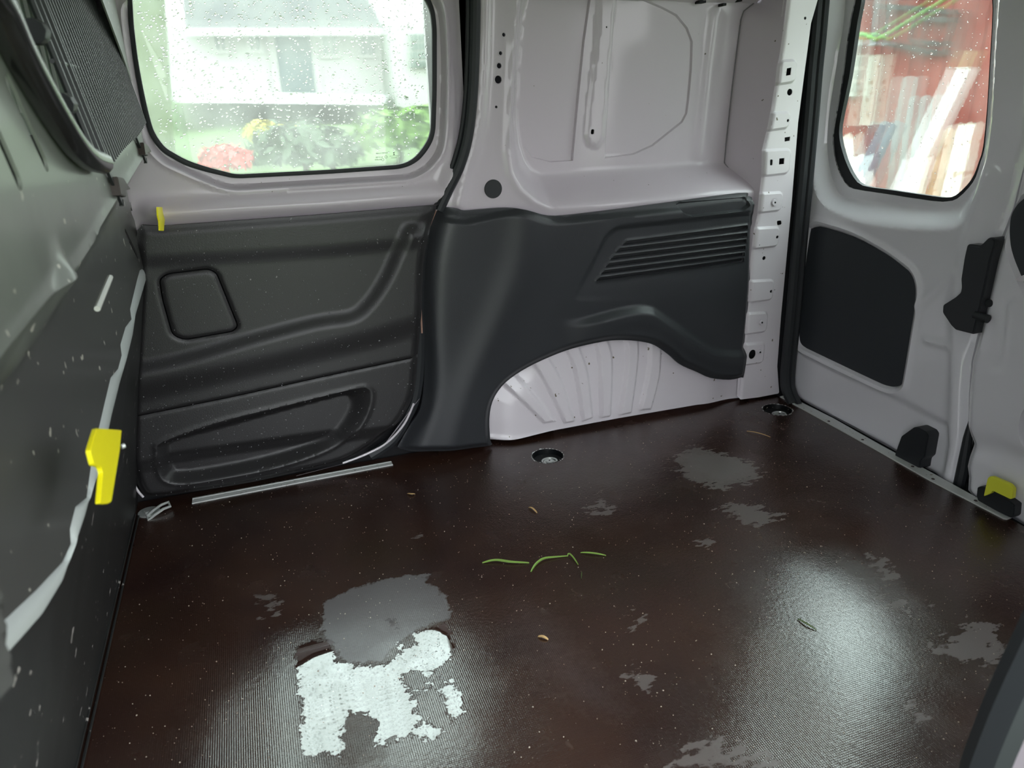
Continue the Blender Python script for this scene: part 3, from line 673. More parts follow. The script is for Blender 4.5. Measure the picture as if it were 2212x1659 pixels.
infill = R.pl([(1745,504),(1750,494),(1760,491),(1775,492),(1840,513),(1904,547),(1951,581),(1965,595),(1972,612),(1974,635),(1971,670),(1964,714),(1947,817),(1942,830),(1930,836),(1912,834),(1880,821),(1754,761),(1736,752),(1725,742),(1722,725),(1723,690),(1733,590)])
infill = spl(infill, 3, True)
ledge1 = R.pl([(1715,740),(1780,795),(1900,850),(2041,926),(2060,910)])
rout = R.pl([(1768,-160),(1752,70),(1736,260),(1718,440),(1700,640),(1687,760),(1688,815),(1698,850),(1730,872),(1900,965),(2062,1058),(2074,1000),(2084,945),(2087,850),(2092,782),(2110,700),(2127,640),(2150,530),(2182,449),(2201,371),(2225,290),(2240,0),(2240,-160)])
rout[:, 1] = np.minimum(rout[:, 1], 1.22)
vb = R.pl([(2050,1030),(2062,930),(2066,830),(2068,740),(2070,640),(2085,540),(2110,470),(2135,380)])
lowp = np.vstack([R.pl([(1700,752),(1780,795),(1900,850),(2040,922),(2046,960),(2035,1010),(2000,1035)]), R.pl([(1690,880),(1690,780)])])
diag = R.pl([(1985,660),(2062,590)])
sldg = R.pl([(2000,735),(2050,748)])
def hrear(Q_):
    so = np.maximum(-sd(Q_, np.vstack([emb])), 0); s2 = sd(Q_, emb2); si = np.maximum(s2, 0)
    f = np.where(s2 <= 0, 1, np.where(so > 0, so/(so+si+1e-9), 0)); h = -.038*(.5*f+.5*sm(f, 0, 1))
    e = sd(Q_, infill); h -= .012*sm(-e, -.006, .001); h += .007*np.exp(-((e-.016)/.007)**2)
    h -= .010*sm(-sd(Q_, lowp), -.022, .006)
    h -= .012*sm(.05-dist(Q_, vb), .0, .03)*0
    h += .010*np.exp(-(dist(Q_, vb)/.018)**2)
    h += .006*np.exp(-(dist(Q_, diag)/.012)**2)+.005*np.exp(-(dist(Q_, sldg)/.008)**2)
    h -= .010*sm(.014-dist(Q_, rout, True), 0, .014)
    return h
sheet('inner_skin', R, rout, .006, hrear, DOORP, d2, holes=[wo], thick=.02, lines=[off(infill, .006), off(infill, -.001), off(infill, .016), emb, emb2, off(vb, 0, False), ledge1])
sheet('infill_panel', R, infill, .008, None, INFILL, d2, d0=-.0085, thick=.002)
sheet('gasket', R, wo, .007, None, RUBBER, d2, holes=[wi], thick=.012, d0=-.042)
loft('gasket_lip', R.w(wo, -.038), R.w((wo-wo.mean(0))*1.0+wo.mean(0), -.058), RUBBER, d2, 120, 1)
prism('window_pane', R, wo, -.060, -.056, GLASSR, d2, 0)
lc = R.pl([(2091,531),(2095,527),(2121,530),(2137,514),(2146,512),(2154,518),(2152,532),(2142,563),(2130,621),(2117,677),(2106,722),(2066,712),(2056,702),(2038,675),(2039,659),(2066,642),(2077,632),(2079,621),(2078,603),(2085,557)], .025)
lat = prism('latch_cover', R, rnd(lc, .004, 3), -.004, .030, PLAST, d2, .004)
a = R.w(R.px(2106,680,.03), .03)[0]; b_ = R.w(R.px(2136,690,.03), .03)[0]
tube('latch_pin', [a, (a+b_)/2, b_-(b_-a)*.05, b_], [.009, .009, .0095, .007], RUBBER, lat, 14)
bk = R.pl([(1934,1000),(1937,978),(1950,942),(1978,922),(1984,922),(2004,932),(2009,940),(2001,986),(1993,993),(1990,1012),(1960,1008)], .02)
prism('lower_bracket', R, rnd(bk, .004, 3), -.01, .026, RUBBER, d2, .004)

d3 = empty('door_3', (1.50, 1.0, 0), 'right rear door at the picture edge with yellow lever', 'door', kind='structure')
R3 = Frame((1.505, 0, 0), (0, -1, 0), (0, 0, 1))
r3 = R3.pl([(2226,280),(2212,337),(2201,371),(2183,449),(2150,540),(2127,640),(2109,718),(2092,782),(2090,804),(2084,860),(2082,919),(2085,945),(2089,962),(2085,985),(2081,1010),(2084,1031),(2082,1061),(2100,1082),(2150,1105),(2212,1145),(2320,1210),(2700,1420),(2700,-100),(2320,-100)])
r3 = np.array(r3); r3[:, 1] = np.minimum(r3[:, 1], 1.22)
inf3 = rnd(R3.pl([(2191,440),(2176,466),(2173,500),(2176,535),(2184,562),(2199,598),(2225,660),(2290,640),(2300,440),(2225,415)]), .02)
inf3b = rnd(R3.pl([(2230,870),(2212,894),(2206,915),(2206,945),(2213,962),(2240,1000),(2400,1050),(2400,870)]), .02)
g3 = R3.pl([(2184,645),(2169,652),(2163,720),(2156,791),(2142,792)]); g4 = R3.pl([(2095,962),(2150,975),(2212,1000),(2400,1080)])
def hr3(Q_):
    h = -.004*np.exp(-(dist(Q_, g3)/.008)**2)-.010*np.exp(-(dist(Q_, g4)/.028)**2)
    h -= .014*sm(-sd(Q_, inf3), -.006, .001)+.014*sm(-sd(Q_, inf3b), -.006, .001)
    h -= .014*sm(.02-dist(Q_, r3, True), 0, .02)
    return h
sheet('inner_skin', R3, r3, .007, hr3, DOORP, d3, thick=.03, lines=[off(inf3, .006), off(inf3, -.001), off(inf3b, .006), off(inf3b, -.001), off(g3, .006, False), off(g3, -.006, False)])
sheet('infill_panel', R3, inf3, .01, None, INFILL, d3, d0=-.010, thick=.002)
sheet('infill_panel', R3, inf3b, .01, None, INFILL, d3, d0=-.010, thick=.002)
prism('plug', R3, circ(R3.px(2137,655), .0085, 24), -.001, .002, HOLE, d3, .0005)
meshobj('trim_hook', R3.w(R3.pl([(2195,604),(2206,596),(2230,590),(2230,606),(2210,608)]), .004), [(0, 1, 2, 3, 4)], PAINT2, d3, None)
bb = rnd(R3.pl([(2110,1071),(2112,1053),(2120,1050),(2131,1054),(2133,1062),(2147,1059),(2156,1063),(2193,1090),(2191,1114),(2185,1119),(2150,1102),(2113,1081)], .02), .003, 3)
lb = prism('latch_bracket', R3, bb, -.012, .022, RUBBER, d3, .003)
yl = rnd(R3.pl([(2130,1071),(2139,1031),(2146,1027),(2186,1044),(2195,1054),(2193,1075),(2188,1077),(2149,1058),(2146,1064)], .024), .004, 3)
tag(prism('release_lever', R3, yl, .023, .032, YEL2, d3, .002), 'faded yellow plastic release lever')
box('light_block_strip', (1.565, .95, -.3), (1.58, 1.20, 1.22), BLACK, d3)  # unseen black strip added to block the light leak between the doors
box('outer_skin', (1.60, .2, -.3), (1.615, 1.76, .58), PAINT, d3)
# seal between the rear doors
tube('centre_seal', [R.w(R.px(u, v, -.01), -.01)[0] for u, v in [(2098,905),(2090,945),(2080,1010),(2066,1075)]], [.004, .010, .014, .014], RUBBER, d2, 10)

# ---- near side: body opening the picture is taken through
wn = empty('wall_near', (.9, .3, 0), 'near body side with rubber-edged door opening, blurred at right corner', 'wall', kind='structure')
N = Frame((0, .33, 0), (-1, 0, 0), (0, 0, 1))
ne = spl(np.array([N.px(2085,1665), N.px(2120,1570), N.px(2160,1475), N.px(2212,1365), N.px(2290,1200), N.px(2360,1000)]), 5)
ne = np.vstack([[-.545, -.05], [-.548, .1], [-.552, .2], ne, ne[-1]+[-.012, .15], ne[-1]+[-.02, .35], (ne[-1][0]-.03, 1.22)])
topn = [-ne[-1][0], ne[-1][1]]
nout = np.vstack([ne, [(ne[-1][0]-.02, 1.27), (-1.56, 1.27), (-1.56, -.1), (-.56, -.1)]])
meshN = sheet('jamb_panel', N, nout, .02, None, mat('pinkish_grey_paint', (.30, .26, .29), .45, coat=.3), wn, thick=.06)
e3 = np.array([(-a_[0], .315+.0, a_[1]) for a_ in ne])
e3b = e3+np.array([.012, .03, 0])
tube('opening_seal', e3+np.array([.022, 0, 0]), .030, RUBBER, wn, 10, flat=1.0)
box('header_rail', (-.5, .05, 1.2), (1.56, .35, 1.27), PAINT, wn)

# ---- partition (left)
wl = empty('wall_left', (-.18, 1.0, .5), 'grey-green steel partition behind the seats, near left', 'partition', kind='structure')
ser = [(352,446),(350,431),(341,435),(337,472),(333,475),(332,500),(325,503),(325,530),(315,535),(314,560),(309,580),(302,584),(296,605),(284,655),(281,668),(284,690),(271,707),(260,745),(263,767),(255,797),(239,816),(225,875),(217,910),(205,960),(196,1010),(187,1075),(163,1095),(151,1143),(153,1175),(135,1214),(79,1274),(0,1349),(-120,1440)]
PD = -.05
serp = P.pl(ser, PD)
pout = np.vstack([serp, P.pl([(-400,1500),(-700,1200),(-700,-400)]), [(.30, 1.24), (1.74, 1.24), (1.74, serp[0][1])]])
pout = pout[[i for i in range(len(pout)) if pout[i][0] > .18 or i >= len(pout)-3]]
pout = np.vstack([serp, [(.22, .62), (.22, 1.24), (1.74, 1.24), (1.74, .72)]])
pout = pout[(pout[:, 0] > .2)]
tc_ = [(-90,-150),(-50,-60),(-8,10),(30,92),(74,174),(110,236),(140,284),(165,318),(192,342),(220,352)]
opening = P.pl([(-40,-60),(0,10),(38,92),(80,170),(116,232),(146,280),(168,314),(192,336),(222,346),(250,325),(276,297),(296,275),(303,256),(292,200),(262,110),(236,40),(214,-20),(205,-60)])
opening = opening[opening[:, 1] < 1.2]
creaseP = P.pl([(345,290),(330,303),(274,392),(246,433),(211,491),(203,515),(162,576),(100,640),(0,760),(-60,850)])
cpoly = np.vstack([creaseP, [(.3, .3), (1.9, .3)]])
slotsP = [((327,313),(335,362),7),((338,389),(349,431),5),((329,410),(338,472),6),((318,430),(330,492),7),((308,450),(322,520),7),((295,495),(313,560),7),((0,300),(45,400),15),((22,181),(103,362),14),((210,520),(200,630),18)]
def hpart(Q_):
    s_ = sd(Q_, cpoly)
    h = PD*np.clip(-s_/.07, 0, 1)
    h += .003*np.exp(-(s_/.008)**2)
    for a, b, w_ in []:
        A, B = P.px(*a), P.px(*b); t = np.linspace(0, 1, 5)[:, None]; L = A+(B-A)*t
        rr = .010 if w_ > 10 else .007
        h -= (.016 if w_ > 10 else .008)*np.exp(-(dist(Q_, L)/rr)**4)
    bump = P.pl([(135,600),(130,700),(105,770)]); h += .010*np.exp(-(dist(Q_, bump)/.022)**2)
    return h
slot_hole = rnd(P.pl([(214,505),(190,533),(186,571),(197,632),(214,606),(228,594),(222,579),(212,546)]), .004)
slot2 = rnd(P.pl([(107,749),(132,764),(128,770),(104,757)]), .002)
slines = []; stad = []
def stadium(A, B, r):
    t = (B-A)/np.linalg.norm(B-A); a0 = math.atan2(t[1], t[0]); an = np.linspace(-math.pi/2, math.pi/2, 9)
    return np.vstack([np.stack([B[0]+r*np.cos(a0+an), B[1]+r*np.sin(a0+an)], 1), np.stack([A[0]-r*np.cos(a0+an), A[1]-r*np.sin(a0+an)], 1)])
for a_, b_, r_ in [((-12,270),(40,390),.0085), ((20,178),(98,352),.0085), ((327,316),(335,358),.010)]: stad.append(stadium(P.px(*a_), P.px(*b_), r_))
for a_, b_, r_ in [((338,392),(347,426),.007), ((329,414),(337,466),.008), ((318,435),(329,492),.008), ((307,455),(321,518),.008), ((296,500),(312,560),.007)]: stad.append(stadium(P.px(*a_, -.03), P.px(*b_, -.04), r_))
meshobj('dark_backing', P.w(np.array([(.2, .45), (.74, .45), (.74, 1.24), (.2, 1.24)]), -.10), [(0, 1, 2, 3)], BLACK, wl, None)
meshobj('dark_backing', P.w(np.array([(.74, .45), (1.78, .45), (1.78, .87), (.74, .87)]), -.10), [(0, 1, 2, 3)], BLACK, wl, None)
for a_, b_, w_ in []:
    A, B = P.px(*a_), P.px(*b_); L = A+(B-A)*np.linspace(0, 1, 6)[:, None]; e_ = .012 if w_ > 10 else .0085
    slines += [off(L, e_, False), off(L, -e_, False), off(L, e_*.55, False), off(L, -e_*.55, False)]
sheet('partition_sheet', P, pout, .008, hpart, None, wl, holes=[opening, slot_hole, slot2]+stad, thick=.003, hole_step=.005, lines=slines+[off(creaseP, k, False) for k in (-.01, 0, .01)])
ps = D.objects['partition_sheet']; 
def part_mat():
    m = mat('partition_paint_shaded_specked', (.34, .37, .33), .4, coat=.4, coat_r=.15); n = m.node_tree.nodes; l = m.node_tree.links; b = n['Principled BSDF']
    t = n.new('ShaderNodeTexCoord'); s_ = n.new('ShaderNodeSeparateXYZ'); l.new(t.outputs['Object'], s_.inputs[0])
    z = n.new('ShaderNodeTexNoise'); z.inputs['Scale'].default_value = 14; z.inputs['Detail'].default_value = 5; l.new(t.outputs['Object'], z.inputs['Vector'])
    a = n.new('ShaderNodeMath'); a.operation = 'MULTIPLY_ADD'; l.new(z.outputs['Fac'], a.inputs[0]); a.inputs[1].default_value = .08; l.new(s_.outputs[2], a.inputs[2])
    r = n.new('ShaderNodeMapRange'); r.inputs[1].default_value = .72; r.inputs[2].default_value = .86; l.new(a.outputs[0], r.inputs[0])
    c1 = n.new('ShaderNodeMix'); c1.data_type = 'RGBA'; c1.inputs[6].default_value = (.075, .075, .072, 1); c1.inputs[7].default_value = (.22, .24, .21, 1); l.new(r.outputs[0], c1.inputs[0])  # shade below the crease painted in as a darker lower colour
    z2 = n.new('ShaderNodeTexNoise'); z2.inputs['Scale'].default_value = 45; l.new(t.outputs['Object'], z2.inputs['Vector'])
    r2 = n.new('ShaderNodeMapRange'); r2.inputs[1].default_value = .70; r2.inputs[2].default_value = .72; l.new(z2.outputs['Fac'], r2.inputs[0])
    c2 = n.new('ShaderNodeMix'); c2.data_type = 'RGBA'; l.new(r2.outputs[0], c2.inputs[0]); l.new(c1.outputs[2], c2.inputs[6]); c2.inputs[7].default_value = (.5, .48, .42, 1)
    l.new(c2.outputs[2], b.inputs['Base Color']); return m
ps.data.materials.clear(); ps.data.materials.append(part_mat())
# light flange along the serrated lower edge
FLG = mat('pale_edge_paint', (.55, .58, .57), .4, coat=.4)
fr_ = [(353,446),(352,455),(346,480),(338,510),(330,545),(322,580),(312,615),(303,645),(293,680),(287,721),(274,775),(258,829),(241,897),(228,960),(214,1020),(195,1071),(183,1115),(159,1187),(135,1254),(91,1326),(0,1429),(-120,1530)]
vv = np.linspace(446, 1500, 150); sv = np.array(ser[3:]+[(-200, 1500)], float); fv = np.array(fr_, float)
fl_ = P.pl(np.stack([np.interp(vv, sv[:, 1], sv[:, 0])-6, vv], 1), PD-.006); flr = P.pl(np.stack([np.maximum(np.interp(vv, fv[:, 1], fv[:, 0]), np.interp(vv, sv[:, 1], sv[:, 0])+7), vv], 1), PD)
kk = (fl_[:, 0] > .33) & (flr[:, 0] > .33)
k1 = fl_[kk]; k2 = flr[kk]
loft('edge_flange', P.w(k1, PD-.006), P.w(k2, PD), FLG, wl, 120, 3, .004, (1, 0, 0))
# dark lower panel from flange to the floor
low = [( -.362, y, -.01) for y in np.linspace(1.76, .36, 30)]
loft('lower_panel', P.w(k2+np.array([0, .0]), PD-.003), low, None, wl, 120, 14, .0, (0, 0, 0))
lp = D.objects['lower_panel']; lp.data.materials.clear(); lp.data.materials.append(DARKP)
box('lower_backing', (-.62, .1, -.1), (-.40, 1.8, .55), BLACK, wl)
for k, x in enumerate((-.372, -.366, -.36, -.354)):
    tube('scuff_rib', [(x+.004, .3, .004+.006*(3-k)), (x+.004, 1.72, .004+.006*(3-k))], .0022, DARKP, wl, 6)
# frame tube around the opening
tb = P.w(spl(P.pl(tc_, .012), 5), .012)
tube('opening_frame_tube', tb, np.linspace(.016, .014, len(tb)), PAINTT, wl, 12)
rodm = mat('pale_rod', (.6, .6, .56), .4)
tube('support_rod', P.w(P.pl([(238,599),(210,667)], .005), .005), .0035, rodm, wl, 8)
# grille of vertical wires, leaning forwards at the top
gr = empty('window_grille', (-.17, 1.4, .9), 'black wire guard grille over the partition window, upper left', 'grille')
bot = [(203,333),(213,338),(224,343),(236,352),(243,343),(256,325),(270,310),(281,300),(293,291),(303,277),(311,262)]
G3 = Frame((-.168, 0, 0), (0, 1, 0), (0, 0, 1)); bl = G3.pl(bot); oy = np.argsort(bl[:, 0]); bl = bl[oy]
ys = np.linspace(bl[0][0], bl[-1][0], 34); zs = np.interp(ys, bl[:, 0], bl[:, 1])
lean = .165
first = None
for i, (y, z) in enumerate(zip(ys, zs)):
    if i in (1, 3): continue
    z2 = 1.23
    o = tube('wire', [(-.168, y, z-.004), (-.168-lean*(z2-z), y, z2)], .0042, WIRE, gr, 6)
for z in (.955,):
    tube('cross_wire', [(-.168-lean*(z-.87)-.006, ys[0]-.01, z), (-.168-lean*(z-.87)-.006, ys[-1], z)], .0030, WIRE, gr, 6)
prism('side_tab', G3, rnd(G3.pl([(205,0),(232,2),(243,10),(245,28),(238,40),(215,38)], -.03), .004, 3), -.034, -.030, RUBBER, gr, .001)
for (u, v, u2, v2) in [(80,70,112,82),(141,226,165,222)]:
    a = P.w(P.px(u, v, .004), .004)[0]; b_ = P.w(P.px(u2, v2, -.03), -.03)[0]
    q = tube('clamp', [a+np.array([0, -.02, 0]), a, a+np.array([0, .012, -.004])], [.012, .013, .008], RUBBER, gr, 10)
    tube('clamp_rod', [a, b_], .003, STEEL, q, 6)
# brackets with knobs
BRZ = mat('rusty_bracket', (.06, .045, .04), .5)
for (a, b_, kx) in [((225,350),(262,438),[(244,382),(258,385),(266,398),(274,409),(262,412),(264,426),(252,422)]), ((292,290),(314,347),[(303,308),(313,314),(321,328),(312,330),(314,337),(307,334)])]:
    A = P.w(P.px(*a, .004), .004)[0]; B = P.w(P.px(*b_, .004), .004)[0]
    q = beam('bracket_strip', A, B, .010, .004, WIRE, gr, .001, side=(0, 1, 0))
    prism('knob', P, P.pl(kx, .006), -.004, .012, BRZ, q, .001)
# pale ribbed cab panel seen through the grille opening
cb = empty('cab_panel', (-.5, 1.3, 1.0), 'pale green ribbed panel glimpsed behind the partition opening', 'panel')
CB = mat('pale_green_panel', (.34, .42, .34), .5)
meshobj('sheet', [(-.30, .75, .86), (-.30, 1.76, .86), (-.30, 1.76, 1.25), (-.30, .75, 1.25)], [(0, 1, 2, 3)], CB, cb, None)
for i in range(15): tube('rib', [(-.298, .95+i*.05, .90), (-.298, .95+i*.05, 1.24)], .005, mat('pale_rib', (.8, .85, .78), .4) if i == 0 else D.materials['pale_rib'], cb, 6)
# yellow release levers at the partition edge
def lever(pts, d, label, th):
    o = prism('release_lever', P, rnd(P.pl(pts, d), .003, 3), d-th*.5, d, YEL, wl, .0015); tag(o, label); return o
lever([(209,925),(263,929),(259,973),(241,1084),(233,1088),(216,1087),(222,1019),(217,1008),(203,1004),(195,973)], .012, 'bright yellow lever, blurred and near', .008)
lever([(341,447),(359,448),(354,499),(346,498),(345,478),(342,466)], .010, 'small yellow lever far up by the door', .006)
a = P.w(P.px(262,965,.008), .008)[0]; tube('lever_pin', [a, a+np.array([.003, .002, 0])], .003, STEEL, wl, 8)

# =================================================================== THINGS
# ---- metal strips
fs = empty('threshold_strip', (.1, 1.755, 0), 'long silver metal strip along the floor edge below the sliding door', 'metal strip')
q = F.pl([(415,1089),(416,1077),(845,997),(849,1005)])
prism('strip', F, q, 0, .0025, ALU, fs, .0006)
tube('strip_bead', F.w(F.pl([(416,1080),(846,999)]), .0026), .0010, ALU, fs, 6)
rs = empty('rear_threshold_strip', (1.49, 1.4, 0), 'white metal strip with screws along the rear edge of the floor', 'metal strip')
q = F.pl([(1685,858),(1700,855),(1800,905),(1904,964),(2026,1030),(2186,1119),(2175,1123),(2168,1122),(2010,1040),(1896,975),(1790,916)])
prism('strip', F, q, 0, .003, mat('white_strip', (.66, .68, .66), .4, .2, dirt=(150, .7, (.3, .25, .2))), rs, .0008)
for (u, v) in [(2107,1084),(2015,1037),(1971,1010),(1863,952),(1790,912),(1700,864)]:
    sc_ = prism('screw', F, circ(F.px(u, v), .0042, 12), .002, .0040, BRZ, rs, .0008)
# ---- lashing points
lab = ['recessed steel lashing ring in floor cup beside the wheel arch', 'recessed steel lashing ring in floor cup at the rear corner']
CUPM = mat('black_cup', (.006, .007, .008), .3, spec=.3)
for i, c in enumerate(cupc):
    L = empty('lashing_point', (c[0], c[1], 0), lab[i], 'lashing ring', 'lashing points sunk in the floor')
    bm = bmesh.new(); prev = None
    for (r, z) in [(.0430, .0006), (.0415, .0009), (.0405, -.004), (.0395, -.024), (.038, -.027), (.0001, -.027)]:
        ring = [bm.verts.new((c[0]+r*math.cos(2*math.pi*k/40), c[1]+r*math.sin(2*math.pi*k/40), z)) for k in range(40)]
        if prev:
            for k in range(40): bm.faces.new((prev[k], prev[(k+1) % 40], ring[(k+1) % 40], ring[k]))
        prev = ring
    bmobj('cup', bm, CUPM, L)
    tube('rim_chips', F.w(circ(c, .0435, 90)+RNG.normal(0, .0008, (90, 2)), .0006), RNG.uniform(.0, .0019, 90)*RNG.choice([0.1, 1], 90), mat('chipped_rim', (.6, .6, .6), .5), L, 5, True)
    cc = np.array([c[0]+.002, c[1]-.008])
    a = np.linspace(math.radians(-20), math.radians(200), 22)
    D_ = [(cc[0]+.020*math.cos(t), cc[1]+.018*math.sin(t), -.012) for t in a]; D_.append((cc[0]-.006, cc[1]-.014, -.013)); D_.append((cc[0]+.006, cc[1]-.014, -.013))
    tube('ring', D_, .0026, STEEL, L, 8, True)
    prism('washer', F, circ(cc, .0165, 30), -.024, -.0135, STEEL, L, .001)
    bb_ = prism('bolt_head', F, circ(cc, .0105, 30), -.0135, -.010, STEEL, L, .001)
    prism('socket', F, circ(cc, .0025, 10), -.0101, -.0096, BLACK, bb_, 0)
c = F.px(322, 1107)
L = empty('lashing_point', (c[0], c[1], 0), 'flush round steel lashing plate with raised ring beside the partition', 'lashing ring', 'lashing points sunk in the floor')
prism('washer', F, circ(c, .0245, 36), 0, .003, STEEL, L, .001)
bb_ = prism('bolt_head', F, circ(c, .0115, 6), .003, .007, STEEL, L, .001)
pa = F.w(F.px(318, 1117), .003)[0]; pb = F.w(F.px(366, 1094), .004)[0]; dd_ = pb-pa
A_ = [pa, pa+dd_*.3+np.array([0, 0, .006]), pa+dd_*.7+np.array([0, 0, .010]), pb+np.array([0, 0, .008])]
B_ = [p+np.array([.004, -.016, -.004]) for p in A_]
tube('ring', A_+B_[::-1], .0034, STEEL, L, 8, True)

# ---- grass, straw and leaf bits on the floor
GR = mat('green_grass_blade', (.22, .36, .07), .5); ST = mat('straw', (.55, .36, .16), .6); DG = mat('dark_grass', (.10, .14, .05), .5)
def blade(pts, wpx, m, label, name='grass_blade', group='grass blades on the wet floor', cat='grass blade'):
    p = spl(F.pl(pts), 5); n_ = len(p); vs = []; fs_ = []
    for i in range(n_):
        t = i/(n_-1); d_ = p[min(i+1, n_-1)]-p[max(i-1, 0)]; nn = np.array([-d_[1], d_[0]]); nn /= np.linalg.norm(nn)+1e-9
        ww = wpx*.0009*(.25+math.sin(math.pi*min(max(t, .03), .97))**.6); z = .0012+.003*math.sin(math.pi*t)
        for s_, dz in ((-1, .0006), (0, -.0005), (1, .0006)): vs.append((*(p[i]+nn*ww*s_), z+dz))
        for s_ in (1, -1): vs.append((*(p[i]+nn*ww*s_*.9), z-.0004))
    for i in range(n_-1):
        a = i*5; b = a+5
        for k, j in ((0, 1), (1, 2), (2, 3), (3, 4), (4, 0)): fs_.append((a+k, a+j, b+j, b+k))
    o = meshobj(name, vs, fs_, m, None); return tag(o, label, cat, group)
blade([(1042,1217),(1070,1213),(1104,1217),(1143,1217)], 3.2, GR, 'pale green grass blade lying leftmost on the floor')
blade([(1147,1236),(1156,1223),(1167,1214),(1178,1209),(1195,1206),(1226,1202)], 2.8, GR, 'bright green bent grass blade, longest in the middle')
blade([(1226,1203),(1229,1199),(1238,1207),(1249,1221)], 1.6, GR, 'short folded end piece of grass right of the long blade')
blade([(1254,1195),(1278,1198),(1309,1201)], 2.2, GR, 'straight green grass blade at the right of the three')
blade([(1257,1236),(1256,1251)], .9, DG, 'tiny thin grass stem below the grass blades')
blade([(1722,1338),(1740,1350),(1763,1362)], 1.6, DG, 'thin dark grass blade lying in the rear window reflection')
for pts_, w_, lb_ in [([(1142,1097),(1150,1101),(1160,1109)], 2.2, 'orange-brown straw bit on the floor behind the grass'), ([(1162,1376),(1173,1379),(1184,1383)], 2.6, 'short tan wood splinter in front of the grass'),
                      ([(880,1067),(889,1070),(897,1068)], 2.4, 'small orange leaf scrap near the silver strip'), ([(1613,932),(1637,938),(1664,945)], 1.3, 'long thin tan straw near the rear floor cup')]:
    blade(pts_, w_, ST, lb_, 'straw_bit', 'straw and wood bits on the floor', 'straw')

# ---- grit on the floor (uncountable)
def blobs(name, pts3, radii, nrm, m, squash=.5, seg=6, parent=None):
    vs = []; fs_ = []; nrm = Vector(nrm).normalized(); u_ = nrm.orthogonal().normalized(); v_ = nrm.cross(u_)
    for c_, r in zip(pts3, radii):
        c_ = Vector(c_); s0 = len(vs); e1 = random.uniform(.7, 1.3); e2 = random.uniform(.7, 1.2)
        for lev, (rr, hh) in enumerate(((1, 0), (.75, .6))):
            for k in range(seg):
                a = 2*math.pi*k/seg; vs.append(c_+(u_*math.cos(a)*e1+v_*math.sin(a)*e2)*r*rr+nrm*r*hh*squash)
        vs.append(c_+nrm*r*squash)
        for k in range(seg):
            j = (k+1) % seg; fs_.append((s0+k, s0+j, s0+seg+j, s0+seg+k)); fs_.append((s0+seg+k, s0+seg+j, s0+2*seg))
    return meshobj(name, vs, fs_, m, parent, 60)
n_ = 2200; X_ = RNG.uniform(-.34, 1.46, n_); Y_ = RNG.uniform(.45, 1.74, n_)
o = blobs('floor_grit', np.stack([X_, Y_, np.full(n_, .0003)], 1), RNG.uniform(.0003, .0009, n_)*RNG.choice([1, 1, 1, 1.6], n_), (0, 0, 1), mat('pale_grit', (.42, .36, .29), .6), 1.)
tag(o, 'scattered pale grit and crumbs across the wet brown floor', 'grit', kind='stuff')
# raindrops on the sliding door trim
def trim_pt(n_, poly, hf, d0, fr=S):
    lo, hi = poly.min(0), poly.max(0); q = RNG.uniform(lo, hi, (n_*3, 2)); q = q[inside(q, poly)][:n_]; return fr.w(q, hf(q)+d0)
pt = trim_pt(750, dto, hdt, .004); o = blobs('raindrops', pt, RNG.uniform(.0006, .0016, len(pt))*RNG.choice([1, 1, 1.4], len(pt)), (0, -1, .2), BEADW, .7, parent=dtrim); o['kind'] = 'stuff'
gp = S.pl([(288,0),(352,312),(505,372),(900,340),(930,60),(920,-30),(600,-50),(300,-50)], -.03)
lo, hi = gp.min(0), gp.max(0); q = RNG.uniform(lo, hi, (2600, 2)); q = q[inside(q, gp)]; q = q[RNG.random(len(q)) < .45+.55*sm(q[:, 1], .8, .9)]
o = blobs('raindrops', S.w(q, -.0301), np.minimum(RNG.lognormal(-6.3, .35, len(q)), .0036), (0, 1, 0), WATER, .8, 7, d1); o['kind'] = 'stuff'
gp = R.pl([(1860,0),(1815,290),(1850,395),(2050,425),(2120,320),(2138,60),(2130,-60),(1900,-60)], -.060)
lo, hi = gp.min(0), gp.max(0); q = RNG.uniform(lo, hi, (700, 2)); q = q[inside(q, gp)]
o = blobs('raindrops', R.w(q, -.0601), np.minimum(RNG.lognormal(-6.7, .35, len(q)), .003), (1, 0, 0), WATER, .8, 7, d2); o['kind'] = 'stuff'

# =================================================================== OUTSIDE
GRASS = mat('lawn_grass', (.06, .11, .02), .8, var=(3, .4)); GRASS2 = mat('rough_grass', (.10, .16, .05), .9, var=(2, .4))
def terrain():
    xs = np.linspace(-16, 22, 77); ys = np.linspace(-14, 26, 81); vs = []; fs_ = []
    for y in ys:
        for x in xs:
            z = -.55
            if y > 2.3: z += .90*float(sm(np.array([y]), 2.3, 4.2)[0])*float(sm(np.array([3.2-x]), 0, 1.4)[0])
            if y > 4: z += .65*min(1, (y-4)/8)*float(sm(np.array([6-x]), 0, 3)[0])
            vs.append((x, y, z+.03*math.sin(x*3.1+y*2.3)))
    n1 = len(xs)
    for j in range(len(ys)-1):
        for i in range(n1-1): a = j*n1+i; fs_.append((a, a+1, a+1+n1, a+n1))
    return meshobj('lawn', vs, fs_, GRASS, None)
tag(terrain(), 'bright green lawn sloping up to the white house', 'lawn', kind='stuff')
def HY(u, v, y): 
    r = raydir(u, v); return CAM+r*(y/r[1])
def HX(u, v, x):
    r = raydir(u, v); return CAM+r*(x/r[0])
WHW = mat('white_house_wall', (.50, .50, .47), .8); ROOF = mat('grey_roof', (.10, .097, .10), .8, var=(4, .2)); DOORB = mat('blue_grey_door', (.07, .11, .12), .5); WG = mat('dim_window_glass', (.18, .22, .2), .15)
hs = empty('house', (1.0, 12, 1.0), 'white house with grey roof and blue-grey door seen through the wet side window', 'house')
y0 = 12
a = HY(360, 170, y0); b_ = HY(960, 215, y0); tp = HY(800, 62, y0)[2]
